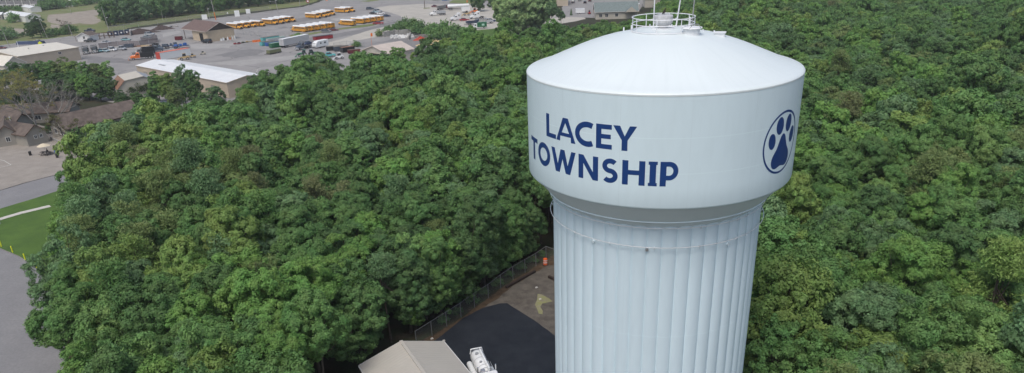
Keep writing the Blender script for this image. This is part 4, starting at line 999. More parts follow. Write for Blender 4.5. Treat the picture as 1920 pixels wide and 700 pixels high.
# shrub line behind the material bays
for i, (x, y, s, tn, ds) in enumerate([(713, 70, 1.2, 'olive green', 'low olive shrub at the left end of the block wall'), (727, 62, 1.1, 'mid green', 'small round shrub behind the left part of the block wall'), (739, 59, .95, 'mid green', 'small shrub between the round shrub and the tall shrub clump'),
        (752, 59, 1.7, 'dark green', 'leafy shrub at the left end of the tall shrub clump'), (763, 62, 2.2, 'dark green', 'tall shrub second in the clump behind the white rubble'), (775, 64, 2.3, 'deep green', 'tall shrub third in the clump behind the white rubble'), (788, 67, 2.3, 'dark green', 'tall shrub at the right end of the clump behind the red pile'),
        (806, 69, 1.8, 'deep green', 'green shrub just behind the red pile and sand pile'), (818, 71, 2.1, 'mid green', 'green shrub behind the yellow sand pile'), (830, 74, 2.6, 'deep green', 'tall shrub behind the middle of the sand piles'), (842, 76, 2.7, 'mid green', 'large bushy shrub behind the tan pile'), (853, 78, 2.3, 'dark green', 'shrub right of the large bushy shrub'),
        (866, 81, 2.0, 'dark green', 'shrub next to the grey pile'), (879, 84, 2.1, 'deep green', 'shrub at the right end of the line beside the grass')]):
    T('shrub', 'shrub%d' % (i % 3), x, y-2, ds, {'dark green': 'deep green', 'deep green': 'mid green'}.get(tn, tn), s*1.3, 1.0, group='shrub line behind the material bays')
T('shrub', 'shrub1', 753, 108 if False else 101, 'green bush beside the pinkish tan shed roof', 'mid green', 1.0)
T('shrub', 'shrub0', 668, 88, 'small tree like bush growing among the scrap left of the tan shed', 'mid green', 1.3)
T('shrub', 'shrub2', 560, 70, 'low pale shrub at the fence corner behind the grey trailer', 'light green', 1.5, .6)
# forest fringe along the yards
fr = [('edge0', 568, 160, .85, .95, 'light green', 'light green tree standing up at the forest edge below the green tractors'), ('edge1', 618, 152, .7, .7, 'yellow green', 'yellowish small tree at the forest edge under the black skips'),
      ('edge2', 682, 140, .62, .6, 'grey green', 'grey green tree in front of the dark bay of the tan shed'), ('edge3', 722, 134, .85, .72, 'mid green', 'tree hiding the lower wall of the tan shed'), ('edge0', 748, 128, .9, .75, 'fresh green', 'fresh green tree right of the tan shed front'),
      ('edge1', 350, 199, .75, 1.35, 'grey green', 'tall slim grey green tree against the long white roof'), ('edge2', 370, 199, .75, 1.3, 'deep green', 'tall dark tree against the middle of the long white roof'), ('edge0', 322, 196, .85, 1.0, 'yellow green', 'yellow green tree in front of the left end of the long warehouse'),
      ('edge3', 301, 192, .85, .95, 'mid green', 'green tree between the vine covered barn and the long warehouse'), ('edge2', 284, 192, .55, .5, 'grey green', 'grey green small tree at the right corner of the barn'), ('edge1', 333, 208, .75, .8, 'olive green', 'olive tree below the yellow green tree'),
      ('edge2', 410, 205, .8, .75, 'grey green', 'airy grey green tree low in front of the long warehouse'), ('edge1', 482, 180, .75, .75, 'deep green', 'rounded tree at the corner of the yard below the white line'), ('edge3', 386, 212, .7, .7, 'mid green', 'green tree in front of the long warehouse wall'),
      ('edge3', 498, 172, .75, .75, 'mid green', 'small round tree right of the yard corner tree')]
for kx, x, y, s, sz, tn, ds in fr: T('broadleaf_tree', kx, x, y, ds, tn, s, sz)
# clump between the beige warehouse and the brown roofed houses
cl = [(12, 168, 1.0, 'grey green', 'grey green tree at the left edge below the overgrown shed'), (40, 160, 1.15, 'deep green', 'dark tree under the left end of the beige warehouse wall'), (62, 163, 1.2, 'dark green', 'dark tree under the middle of the beige warehouse wall'), (84, 160, 1.2, 'mid green', 'green tree whose top touches the beige warehouse wall'),
      (104, 158, 1.25, 'mid green', 'green tree near the right end of the beige warehouse'), (124, 158, 1.25, 'olive green', 'olive tinged tree at the right corner of the beige warehouse'), (146, 160, 1.25, 'yellow green', 'yellow green tree right of the beige warehouse corner'), (168, 163, 1.2, 'mid green', 'green tree in the clump above the brown house roofs'),
      (188, 160, 1.15, 'olive green', 'olive tree at the right side of the clump near the asphalt'), (205, 158, 1.1, 'light green', 'light tree sticking up at the asphalt corner left of the barn'), (120, 184, 1.2, 'dark green', 'dark tree low in the clump behind the bare tree'), (145, 186, 1.25, 'deep green', 'dark tree in the middle of the clump behind the long brown roof'),
      (168, 188, 1.2, 'fresh green', 'bright green tree in the dark clump behind the long brown roof'), (190, 190, 1.15, 'dark green', 'dark tree just behind the far part of the long brown roof'), (212, 188, 1.0, 'dark green', 'dark tree beside the vine covered barn'), (100, 190, 1.1, 'dark green', 'very dark tree behind the grey branches'),
      (30, 218, 1.15, 'dark green', 'dark tree behind the brown roofs at the left edge'), (52, 214, 1.1, 'dark green', 'dark tree behind the yellowing tree'), (5, 210, 1.1, 'grey green', 'grey green tree cut by the left edge above the brown roof'), (232, 205, .8, 'dark green', 'dark bushy tree at the far end of the long brown roof'), (262, 204, .75, 'deep green', 'small dark tree under the barn front')]
for i, (x, y, s, tn, ds) in enumerate(cl): T('broadleaf_tree', 'edge%d' % (i % 4), x, y, ds, tn, s*.78, .78)
# trees and bushes in the field at top left
T('evergreen_tree', 'edge1', 78, 71, 'dark spreading evergreen beside the lamp post in the field', 'dark green', 1.15, .85); T('evergreen_tree', 'edge2', 62, 72, 'dark evergreen forming the left half of the dark pair in the field', 'dark green', .95, .8); T('shrub', 'shrub2', 96, 70, 'dark shrub right of the dark conifers', 'dark green', 2.0)
T('shrub', 'shrub0', 12, 75, 'large rounded bush behind the post at the left edge', 'grey green', 3.2); T('shrub', 'shrub1', 25, 71, 'bush right of the large rounded bush', 'mid green', 2.4); T('shrub', 'shrub1', 28, 42, 'round bush in front of the big white shed', 'mid green', 2.8)
T('shrub', 'shrub2', 44, 69, 'small dark bush in the dry grass', 'dark green', 1.1); T('shrub', 'shrub0', 110, 66, 'low green shrub on the verge left of the utility pole', 'mid green', 1.9); T('shrub', 'shrub1', 122, 65, 'low green shrub near the utility pole', 'deep green', 1.9); T('shrub', 'shrub2', 133, 63, 'dark shrub right behind the utility pole', 'deep green', 2.2)
for i, (x, y, s, tn) in enumerate([(84, 19, 4.2, 'mid green'), (95, 17, 4.6, 'deep green'), (106, 17, 4.2, 'deep green'), (118, 14, 3.6, 'mid green'), (140, 12, 3.0, 'mid green'), (152, 11, 3.2, 'fresh green'), (165, 9, 3.2, 'deep green'), (178, 6, 3.6, 'dark green'), (190, 5, 3.6, 'dark green')]):
    T('shrub', 'shrub%d' % (i % 3), x, y, '%s bush, %s from left in the hedge beyond the field' % (tn, ordw(i+1)), tn, s, .8, group='hedge beyond the field')
for i, (x, y, s) in enumerate([(5, 24, 3), (18, 20, 2), (34, 22, 2.4), (60, 19.5, 1.6), (71, 19, 1.6)]):
    T('shrub', 'shrub%d' % (i % 3), x, y, 'garden shrub in front of the townhouse, %s from left' % ordw(i+1), 'mid green', s, .8, group='shrubs before the townhouse')
# yellowing tree and bare trees by the houses
def sparse(px, py, h, lev, seed, label, leaves, tint, tr=.2, name='yellowing_tree', bark=M_bark_pale):
    b, tips, rg = bare(seed, h, lev, tr); p = G(px, py); t = thing(name, label, 'tree', p, 0); b.build('trunk', bark, t)
    if leaves:
        C = np.array([tuple(q) for q in tips]); C = C[rg.permutation(len(C))[:leaves]]
        V = clumps_to_leaves(C, np.full(len(C), .7), 80, .15, rg, .6); me = mesh_quads('crown', V, M_leaf); o = bpy.data.objects.new('crown', me); COL.objects.link(o); o.parent = t; o['tint'] = tint
    return t
sparse(75, 259, 17, 6, 41, 'tall half bare tree with yellowing leaves in front of the grey house', 190, (.26, .27, .09), .28)
sparse(48, 236, 13, 5, 43, 'yellowing tree behind the brown roof at the left', 120, (.28, .26, .09), .2)
sparse(118, 240, 12, 6, 44, 'bare grey tree with leafless branches above the long brown roof', 0, None, .2, 'bare_tree'); sparse(96, 232, 11, 6, 47, 'second bare grey tree just left of the larger bare tree', 8, (.12, .13, .05), .17, 'bare_tree')
sparse(135, 283, 9, 5, 45, 'thin tree with sparse leaves at the right side of the terrace', 26, (.13, .14, .05), .17, 'thin_tree', M_bark)
sparse(131, 66, 9, 5, 46, 'sparse dead topped tree behind the utility pole in the field', 14, (.10, .10, .05), .14, 'thin_tree', M_bark)

# trees leaning over the yard fence
ff = [G(*p) for p in ((812, 631), (838, 612.6), (864.5, 595.4), (890, 576.6), (916, 559.4), (939, 541), (962, 525), (984.5, 511.4), (1005, 499.4), (1024, 486))]
for i, (q, s_, sz_, tn) in enumerate(zip(ff, (.7, .9, .9, .62, .8, .9, .7, .85, .75, .8), (1.05, 1.1, 1.1, .9, 1.0, 1.0, .9, 1.0, 1.0, 1.0), ('fresh green', 'light green', 'fresh green', 'mid green', 'deep green', 'grey green', 'mid green', 'deep green', 'dark green', 'dark green'))):
    d = Vector((-.80, .60, 0))*(2.6*s_+.9)
    tree('broadleaf_tree', 'edge%d' % (i % 4), (q.x+d.x, q.y+d.y, 0), '%s tree leaning over the yard fence, %s along it from the beige roof' % (tn, ordw(i+1)), 'tree', tn, 'trees leaning over the yard fence', s_, sz_)
for i, (q, s_) in enumerate(zip(ff[1:], (.5, .4, .6, .45, .5, .4, .55, .5, .4))):
    d = Vector((-.80, .60, 0))*1.1+Vector((.4, .5, 0)); tree('shrub', 'shrub%d' % (i % 3), (q.x+d.x, q.y+d.y, 0), 'small undergrowth shrub behind the yard fence, %s along it' % ordw(i+1), 'shrub', 'deep green', 'undergrowth behind the yard fence', s_)

for i, (x, y, s_, tn) in enumerate(((66, 246, .9, 'olive green'), (58, 252, .7, 'mid green'), (92, 250, .8, 'mid green'), (136, 268, 1.1, 'mid green'), (142, 286, .9, 'fresh green'), (20, 246, .8, 'olive green'), (148, 262, 1.3, 'deep green'), (8, 252, .8, 'mid green'))):
    T('shrub', 'shrub%d' % (i % 3), x, y, '%s garden shrub by the grey house wings, %s from left' % (tn, ordw(sorted((66, 58, 92, 136, 142, 20, 148, 8)).index(x)+1)), tn, s_, 1.2, group='garden shrubs by the grey house')
# ------------------------------------------------------------------ vehicles
PAINT = {}
def paint(key, col, rough=.3):
    if key not in PAINT: PAINT[key] = mat(key.replace(' ', '_')+'_paint', col, rough, .06, .5, coat=.3)
    return PAINT[key]
P_ = dict(white=(.74, .75, .75), black=(.014, .015, .018), navy=(.02, .035, .08), grey=(.16, .165, .17), silver=(.42, .44, .46), red=(.33, .012, .022), maroon=(.13, .012, .02), teal=(.16, .34, .36),
          lightblue=(.36, .50, .54), darkblue=(.03, .05, .12), slate=(.07, .09, .12), yellow=(.85, .40, .03), orange=(.72, .16, .02), green=(.02, .14, .06), olive=(.16, .17, .085), army=(.035, .042, .036), tan=(.50, .36, .18), blue=(.02, .10, .35), beige=(.5, .46, .36), turq=(.10, .42, .42))
def pt(k): return paint(k, P_[k])
def wheel(parent, x, y, r=.35, w_=.25):
    b = MB(); b.cyl((x, y-w_/2, r), (x, y+w_/2, r), r, n=14); o = b.build('wheel', M_tyre, parent)
    b = MB(); s = 1 if y > 0 else -1; b.cyl((x, y+s*w_*.5, r), (x, y+s*(w_*.5+.02), r), r*.58, r*.5, n=10); b.build('rim', M_rim, o)
def wheels(t, xs, y, r=.35, w_=.25):
    for x in xs:
        for s in (-1, 1): wheel(t, x, s*y, r, w_)
def lights(t, xf, y, z, xr=None, zr=None, hw=.32, hh=.16):
    for s in (-1, 1):
        b = MB(); b.box((xf, s*y, z), (.06, hw, hh)); b.build('headlight', M_lampg, t)
        if xr is not None: b = MB(); b.box((xr, s*y*1.02, zr or z), (.06, hw*.7, hh*1.3)); b.build('tail_light', M_tail, t)
def car(label, loc, ang, colr='silver', kind='sedan', cat='car', name=None, group=None):
    t = thing(name or {'sedan': 'car', 'suv': 'suv', 'pickup': 'pickup_truck'}[kind], label, cat, loc, ang, group); pm = pt(colr)
    if kind == 'sedan':
        L, W = 4.7, 1.82; h0, h1, h2 = .30, .88, 1.42
        body = [(-2.33, .78, .70, .38, .92), (-2.1, .9, .82, h0, .98), (-1.3, .91, .84, h0, 1.0), (.9, .91, .84, h0, .93), (1.9, .88, .78, h0, .80), (2.33, .76, .66, .36, .66)]
        cab = [(-1.75, .80, .74, .9, .98), (-1.05, .80, .60, .9, h2), (.15, .80, .62, .88, h2), (1.05, .80, .72, .86, .93)]; rf = [(-1.0, .60, .58, h2-.05, h2+.03), (.12, .62, .60, h2-.05, h2+.03)]; wr = .33; wx = (-1.4, 1.42)
    elif kind == 'suv':
        L, W = 4.9, 1.95; h2 = 1.78
        body = [(-2.42, .86, .80, .45, 1.05), (-2.3, .96, .88, .36, 1.12), (1.0, .96, .88, .36, 1.08), (2.0, .93, .84, .36, 1.0), (2.42, .84, .76, .42, .85)]
        cab = [(-2.34, .87, .78, 1.05, 1.25), (-2.05, .87, .70, 1.05, h2), (.35, .87, .70, 1.05, h2), (1.2, .87, .80, 1.02, 1.08)]; rf = [(-2.1, .70, .67, h2-.08, h2+.03), (.32, .70, .67, h2-.05, h2+.03)]; wr = .38; wx = (-1.5, 1.5)
    else:
        L, W = 5.6, 1.98; h2 = 1.85
        body = [(-2.8, .9, .86, .5, 1.05), (-2.75, .96, .92, .45, 1.12), (-.75, .96, .92, .42, 1.12), (-.7, .96, .88, .42, 1.12), (1.4, .96, .88, .42, 1.12), (2.5, .94, .84, .42, 1.05), (2.8, .86, .78, .5, .9)]
        cab = [(-.85, .86, .70, 1.08, h2-.05), (-.6, .86, .70, 1.08, h2), (.65, .86, .70, 1.08, h2), (1.4, .86, .80, 1.05, 1.13)]; rf = [(-.8, .70, .66, h2-.07, h2+.03), (.62, .70, .66, h2-.05, h2+.03)]; wr = .40; wx = (-1.75, 1.75)
    b = MB(); b.hull(body, .1); b.build('body', pm, t, smooth=True)
    b = MB(); b.hull(cab, .06); b.build('windows', M_glass, t)
    b = MB(); b.hull(rf, .03)
    if kind != 'sedan':
        for s in (-1, 1): b.loft([[(x, s*(.72 if kind == 'suv' else .72)-.05, h2-.02), (x, s*.72+.05, h2-.02), (x, s*.9+.02, 1.08), (x, s*.9-.05, 1.08)] for x in ((-.75, -.62) if kind == 'pickup' else (-1.0, -.85))])
    b.build('roof', pm, t, smooth=True)
    if kind == 'pickup':
        b = MB(); b.box((-1.8, 0, 1.125), (1.75, 1.5, .02)); b.build('cargo_bed', M_dark, t)
    wheels(t, wx, W/2-.12, wr); lights(t, L/2-.04, .62, .78, -L/2+.02, .86)
    b = MB(); b.box((L/2-.0, 0, .5), (.08, W*.8, .2)); b.box((-L/2+.02, 0, .5), (.08, W*.8, .2)); b.build('bumper', M_dark if colr != 'white' else M_rim, t)
    for s in (-1, 1): b = MB(); b.box((.95 if kind != 'sedan' else .75, s*(W/2+.06), 1.08 if kind != 'sedan' else .95), (.1, .2, .14)); b.build('mirror', pm, t)
    return t
def bus_proto():
    t = thing('school_bus', 'x', 'school bus', (0, 0, 0), 0); Y = pt('yellow')
    b = MB(); b.loft([[(x, -1.2, .55), (x, 1.2, .55), (x, 1.2, 2.55), (x, 1.08, 2.82), (x, -1.08, 2.82), (x, -1.2, 2.55)] for x in (-5.85, -5.8, 3.6, 3.95)]); b.build('body', Y, t)
    b = MB(); b.loft([[(x, -1.23, 2.66), (x, -.98, 3.0), (x, -.5, 3.10), (x, .5, 3.10), (x, .98, 3.0), (x, 1.23, 2.66)] for x in (-5.9, 3.9)]); b.build('roof', M_white, t, smooth=True)
    b = MB(); b.loft([[(x, -y, .55), (x, y, .55), (x, y, z-.15), (x, y-.18, z), (x, -y+.18, z), (x, -y, z-.15)] for x, y, z in ((3.95, 1.12, 1.72), (5.2, 1.0, 1.55), (5.75, .9, 1.3), (5.85, .82, 1.1))]); b.build('hood', Y, t, smooth=True)
    b = MB(); b.box((5.89, 0, 1.0), (.05, 1.1, .5)); b.build('grille', M_dark, t)
    b = MB(); b.box((3.99, 0, 2.15), (.05, 2.1, .85)); b.build('windshield', M_glass, t)
    for s in (-1, 1):
        for k in range(10): b = MB(); b.box((-5.2+k*.82, s*1.21, 2.08), (.66, .03, .62)); b.build('window', M_glass, t)
        for z in (.95, 1.35, 1.66): b = MB(); b.box((-1.0, s*1.21, z), (9.6, .04, .06)); b.build('rub_rail', M_dark, t)
    b = MB(); b.box((3.3, -1.215, 1.6), (.75, .03, 1.9)); b.build('door', M_glass, t)
    b = MB(); b.box((-5.86, 0, 1.55), (.04, .9, 1.9)); dr = b.build('rear_door', Y, t); b = MB(); b.box((-5.89, 0, 2.1), (.03, .66, .65)); b.box((-5.89, 0, 1.25), (.03, .66, .45)); b.build('pane', M_glass, dr)
    for s in (-1, 1):
        b = MB(); b.box((-5.87, s*.8, 2.12), (.04, .45, .5)); b.build('window', M_glass, t)
        b = MB(); b.cyl((-5.86, s*.95, 1.3), (-5.9, s*.95, 1.3), .11, n=8); b.build('tail_light', M_tail, t)
        b = MB(); b.cyl((5.8, s*.78, 1.0), (5.87, s*.78, 1.0), .12, n=8); b.build('headlight', M_lampg, t)
        b = MB(); b.path([(5.6, s*.85, 1.4), (5.8, s*1.15, 1.75)], .025); b.box((5.82, s*1.15, 1.85), (.1, .22, .3)); b.path([(3.9, s*1.15, 2.5), (4.25, s*1.4, 2.45)], .02); b.box((4.25, s*1.42, 2.1), (.1, .1, .7)); b.build('mirror', M_dark, t)
    b = MB(); b.box((5.95, 0, .6), (.15, 2.2, .25)); b.box((-5.92, 0, .6), (.12, 2.3, .25)); b.build('bumper', M_dark, t)
    wheels(t, (-3.4, 4.75), 1.03, .48, .28)
    b = MB(); b.box((-1, 0, .5), (9, 1.6, .35)); b.build('chassis', M_dark, t)
    return t
BUS = bus_proto(); used = [False]
def bus(p, ang, label, group):
    if not used[0]:
        used[0] = True; BUS.location = (p.x, p.y, 0); BUS.rotation_euler[2] = R(ang); BUS['label'] = label; BUS['group'] = group; return
    copy_tree(BUS, loc=(p.x, p.y, 0), ang=ang, label=label, group=group)
HB = -38; fd = Vector((math.cos(R(HB)), math.sin(R(HB)), 0)); sd = Vector((math.cos(R(50)), math.sin(R(50)), 0))
def z2(x, y): return G(300+x/5.834, y/5.834)
def z3(x, y): return G(540+x/5.834, y/5.834)
gA = 'school buses seen from behind in the near rows'; gB = 'school buses facing the camera in the far rows'
P0 = G(572.6, 61.5)-fd*5.9+sd*1.25
for k in range(5): bus(P0+sd*(4.05*k), HB+180, 'yellow school bus showing its rear, %s from left in the nearest row of five' % ordw(k+1), gA)
P0 = G(661.5, 49.3)-fd*5.9+sd*1.25; bus(P0, HB+180, 'yellow school bus parked alone between the two rear facing rows by the grass strip', gA)
P0 = G(681, 45.6)-fd*5.9+sd*1.25
for k in range(4): bus(P0+sd*(4.1*k), HB+180, 'yellow school bus showing its rear, %s from left behind the red pickup' % ordw(k+1), gA)
for nm, fr_, pts in (('group beside brown roofed garage', 1, [(895, 322), (972, 310), (1045, 301), (1142, 293)]), ('group mid lot', 2, [(1280, 273), (1350, 262), (1410, 250), (1475, 242)])):
    for k, (x, y) in enumerate(pts): bus(z2(x, y)-fd*5.9, HB, 'yellow school bus nose to camera, %s in %s' % (ordw(k+1), nm), gB)
for k, (x, y) in enumerate([(350, 206), (420, 193), (462, 182), (508, 170)]): bus(z3(x, y)-fd*5.9, HB, 'yellow school bus nose to camera, %s in far group left of the pair' % ordw(k+1), gB)
for k, (x, y) in enumerate([(668, 143), (725, 134)]): bus(z3(x, y)-fd*5.9, HB, 'yellow school bus, %s of the pair at the far end of the lot' % ('left' if k == 0 else 'right'), gB)
# cars
car('large black utility vehicle parked in front of the brown roofed garage', G(388.5, 81.2), 150, 'black', 'suv', 'suv').scale = (1.12,)*3
car('silver grey suv beside the nearest row of school buses', G(612, 61.5), 12, 'grey', 'suv', 'suv'); car('maroon car behind the silver grey suv', G(626, 58.3), 15, 'maroon', 'sedan')
car('red pickup truck at the end of the grass strip by the buses', G(709.5, 46.2), 5, 'red', 'pickup', 'pickup truck')
car('dark blue suv alone at the top of the row of cars past the buses', G(694, 18.6), 20, 'slate', 'suv', 'suv'); car('light blue sedan second in the row of cars past the buses', G(704, 24.2), 10, 'lightblue', 'sedan'); car('silver suv third in the row of cars past the buses', G(709, 22.5), 20, 'silver', 'suv', 'suv')
car('white sedan fourth in the row of cars past the buses', G(714, 27), 15, 'white', 'sedan'); car('dark sedan at the near end of the row of cars past the buses', G(725, 31.8), 20, 'navy', 'sedan')
car('black car hidden between the suv and light sedan past the buses', G(700, 26.8), -20, 'black', 'sedan')
car('maroon car above the white dump truck', G(816, 13.6), 12, 'maroon', 'sedan'); car('bright red sedan parked between the two white tractor units', G(871, 39.5), 12, 'red', 'sedan').scale = (1.1,)*3
car('blue and white car at the top edge of the lorry park', G(835, 1.8), 5, 'blue', 'sedan'); car('dark car at the top edge left of the blue and white car', G(818, .8), 5, 'slate', 'sedan'); car('orange car at the top edge above the lorry park', G(798, -3), 5, 'orange', 'sedan')
car('dark pickup truck on the road behind the gatehouse', G(169, 60), -2, 'navy', 'pickup', 'pickup truck'); car('black pickup truck in front of the gatehouse', G(170, 79.3), -5, 'black', 'pickup', 'pickup truck')
car('teal car next to the dark army trucks', G(189, 98), -55, 'teal', 'sedan'); car('light blue sedan right of the teal car', G(199, 97.6), -35, 'lightblue', 'sedan'); car('white suv in the row along the screened fence', G(211.5, 96), -30, 'white', 'suv', 'suv'); car('silver pickup truck at the right end of the row along the screened fence', G(228.5, 94.2), -30, 'silver', 'pickup', 'pickup truck')
car('pale grey suv in front of the dark mulch heap', G(281, 66.5), 0, 'silver', 'suv', 'suv'); car('light blue car just below the pale grey suv', G(276, 72), 0, 'lightblue', 'sedan'); car('pale teal car behind the long screened fence', G(236.5, 76.5), -5, 'teal', 'sedan'); car('silver car behind the left part of the screened fence', G(199.5, 82), -5, 'silver', 'sedan')
car('dark car on the small car park at the top, right', G(1097, 6.5), 80, 'black', 'sedan'); car('grey car at the top edge of the small car park', G(1087, 2.2), 80, 'silver', 'suv', 'suv'); car('dark suv beside the tall beige building', G(1074.5, 6), 80, 'slate', 'suv', 'suv'); car('red car at the right side of the small car park', G(1106, 3), 80, 'maroon', 'sedan')
car('white car behind the conifers by the road at left', G(73, 80.5), 0, 'white', 'sedan'); car('dark car half hidden among trees in front of the barn', G(306, 199), 20, 'slate', 'sedan'); car('maroon car at the left edge beyond the beige warehouse', G(3, 92), 10, 'maroon', 'sedan')

def truck_cab(t, pm, x0, sleeper=False, conv=True, W=2.3, scale=1):
    """conventional cab with its front bumper at x0"""
    b = MB()
    b.loft([[(x, -y, .7), (x, y, .7), (x, y, z-.2), (x, y*.85, z), (x, -y*.85, z), (x, -y, z-.2)] for x, y, z in ((x0-2.1, 1.05, 1.95), (x0-.9, .92, 1.8), (x0-.15, .85, 1.55), (x0-.02, .82, 1.3))]); b.build('hood', pm, t, smooth=True)
    b = MB(); b.loft([[(x, -1.12, .7), (x, 1.12, .7), (x, 1.08, z-.15), (x, .95, z), (x, -.95, z), (x, -1.08, z-.15)] for x, z in ((x0-3.7, 2.75), (x0-2.6, 2.75), (x0-2.1, 2.0))]); b.build('cab', pm, t, smooth=True)
    b = MB(); b.add([(x0-2.07, -.9, 2.0), (x0-2.07, .9, 2.0), (x0-2.52, .85, 2.68), (x0-2.52, -.85, 2.68)], [(0, 1, 2, 3)]); b.build('windshield', M_glass, t)
    for s in (-1, 1):
        b = MB(); b.box((x0-3.05, s*1.12, 2.2), (.75, .04, .55)); b.build('side_window', M_glass, t)
        b = MB(); b.box((x0-2.4, s*1.32, 2.2), (.08, .16, .5)); b.build('mirror', M_dark, t)
        b = MB(); b.box((x0-.05, s*.95, 1.05), (.1, .28, .25)); b.build('headlight', M_lampg, t)
        b = MB(); b.cyl((x0-3.85, s*1.0, .8), (x0-3.85, s*1.0, 3.4), .09, n=8); b.build('exhaust', M_chrome, t)
    b = MB(); b.box((x0+.0, 0, 1.15), (.06, .95, .75)); b.build('grille', M_chrome, t)
    b = MB(); b.box((x0+.1, 0, .65), (.18, 2.3, .35)); b.build('bumper', M_chrome, t)
    if sleeper:
        b = MB(); b.loft([[(x, -1.18, .9), (x, 1.18, .9), (x, 1.15, z-.25), (x, .9, z), (x, -.9, z), (x, -1.15, z-.25)] for x, z in ((x0-5.6, 3.85), (x0-4.2, 3.9), (x0-3.7, 3.3))]); b.build('sleeper', pm, t, smooth=True)
        for s in (-1, 1): b = MB(); b.box((x0-4.6, s*1.18, 2.7), (.55, .04, .6)); b.build('side_window', M_glass, t)
def chassis(t, x0, x1): b = MB(); b.box(((x0+x1)/2, .4, .85), (x1-x0, .12, .28)); b.box(((x0+x1)/2, -.4, .85), (x1-x0, .12, .28)); b.build('chassis', M_dark, t)
def tractor_unit(label, loc, ang, colr='white'):
    t = thing('tractor_unit', label, 'lorry', loc, ang); truck_cab(t, pt(colr), 4.0, True); chassis(t, -3.9, 3.5); wheels(t, (2.9, -2.2, -3.4), 1.05, .5, .3)
    b = MB(); b.cyl((-2.7, 0, 1.0), (-2.7, 0, 1.1), .5, n=14); b.build('fifth_wheel', M_dark, t)
    for s in (-1, 1): b = MB(); b.cyl((-.2, s*1.0, .8), (1.0, s*1.0, .8), .3, n=12); b.build('fuel_tank', M_chrome, t)
    return t
tractor_unit('white tractor unit with tall sleeper, left of the bright red sedan', G(858, 38.6), 197); tractor_unit('white tractor unit with tall sleeper, right of the bright red sedan', G(894, 35.2), 197)
def open_box(t, x0, x1, W, z0, z1, m_, name='dump_body', th=.12, rake=.0, inner=None):
    b = MB(); L = x1-x0
    b.box(((x0+x1)/2, -W/2+th/2, (z0+z1)/2), (L, th, z1-z0)); b.box(((x0+x1)/2, W/2-th/2, (z0+z1)/2), (L, th, z1-z0)); b.box((x0+th/2, 0, (z0+z1)/2), (th, W-2*th-.01, z1-z0)); b.box((x1-th/2, 0, (z0+z1)/2), (th, W-2*th-.01, z1-z0)); b.box(((x0+x1)/2, 0, z0+.05), (L-2*th-.01, W-2*th-.01, .1))
    for k in range(int(L/.9)): 
        for s in (-1, 1): b.box((x0+.5+k*.9, s*(W/2+.03), (z0+z1)/2), (.1, .06, (z1-z0)*.96))
    return b.build(name, m_, t)
def dump_truck(label, loc, ang, colr='white', bed='grey', plow=False):
    t = thing('dump_truck', label, 'lorry', loc, ang); truck_cab(t, pt(colr), 4.6); chassis(t, -4.4, 4.1); wheels(t, (3.5, -1.6, -2.7, -3.8), 1.05, .5, .32)
    open_box(t, -4.5, .7, 2.4, 1.15, 2.5, M_chrome if bed == 'alu' else pt(bed)); b = MB(); b.add([(.7, -1.2, 2.5), (.7, 1.2, 2.5), (1.1, 1.2, 2.85), (1.1, -1.2, 2.85), (.65, -1.2, 2.56), (.65, 1.2, 2.56), (1.1, 1.2, 2.93), (1.1, -1.2, 2.93)], [(0, 1, 2, 3), (4, 5, 6, 7), (0, 1, 5, 4), (2, 3, 7, 6), (1, 2, 6, 5), (0, 3, 7, 4)]); b.build('cab_guard', pt(bed) if bed != 'alu' else M_chrome, t)
    if plow: b = MB(); b.loft([[(5.2, y, .1), (5.3, y, .5), (5.2, y, .95), (5.1, y, .95), (5.18, y, .5), (5.08, y, .1)] for y in (-1.6, 1.6)]); b.build('snow_plough', pt('orange'), t)
    return t
dump_truck('white dump truck with long grey bed in the lorry park', G(821, 29.3), 195, 'white', 'silver'); dump_truck('red dump truck behind the white dump truck', G(833, 18.5), 30, 'maroon', 'grey')
dump_truck('orange dump truck with snow plough below the car row', G(268, 111), 205, 'orange', 'black', True); dump_truck('dark dump truck behind the orange dump truck', G(271, 103.5), 200, 'grey', 'black'); dump_truck('black bodied truck left of the long dark flatbeds', G(287, 98.5), 20, 'slate', 'black')
# tanker
t = thing('tanker_trailer', 'long white tanker trailer parked at the back of the lorry park', 'tanker', G(860, 18.5), 6)
b = MB(); b.loft([[(x, 1.05*r*math.cos(2*math.pi*k/16), 2.3+1.0*r*math.sin(2*math.pi*k/16)) for k in range(16)] for x, r in ((-6.6, .6), (-6.4, .92), (-6, 1), (6, 1), (6.4, .92), (6.6, .6))]); b.build('tank', M_white, t, smooth=True)
chassis(t, -6.2, 6.2); wheels(t, (-5.2, -4.0), 1.05, .5, .3); b = MB(); b.box((0, 0, 3.33), (9, .4, .08)); b.build('walkway', M_steel, t)
for s in (-1, 1): b = MB(); b.box((4.2, s*.7, .6), (.12, .12, 1.2)); b.build('landing_leg', M_dark, t)
def box_trailer(label, loc, ang, L, W, H, m_, z0=1.0, ribs=True, rm=None, name='box_trailer', axles=2):
    t = thing(name, label, 'trailer', loc, ang); b = MB(); b.box((0, 0, z0+H/2), (L, W, H))
    if ribs:
        for k in range(int(L/.6)+1):
            for s in (-1, 1): b.box((-L/2+.15+k*(L-.3)/int(L/.6), s*(W/2+.02), z0+H/2), (.08, .05, H-.1))
    b.build('body', m_, t); b = MB(); b.box((0, 0, z0+H+.03), (L+.08, W+.1, .05)); b.build('roof', rm or m_, t)
    b = MB(); b.box((-L/2-.02, 0, z0+H/2), (.03, .05, H-.2)); b.box((-L/2-.03, .4, z0+H/2), (.03, .06, H-.3)); b.box((-L/2-.03, -.4, z0+H/2), (.03, .06, H-.3)); b.build('door_bar', M_steel, t)
    if z0 > .4: wheels(t, [-L/2+1.2+1.2*k for k in range(axles)], W/2-.2, .45, .28); chassis(t, -L/2+.2, L/2-.2); 
    for s in (-1, 1): b = MB(); b.box((L/2-2, s*.7, z0/2), (.12, .12, z0)); b.build('landing_leg', M_dark, t)
    return t
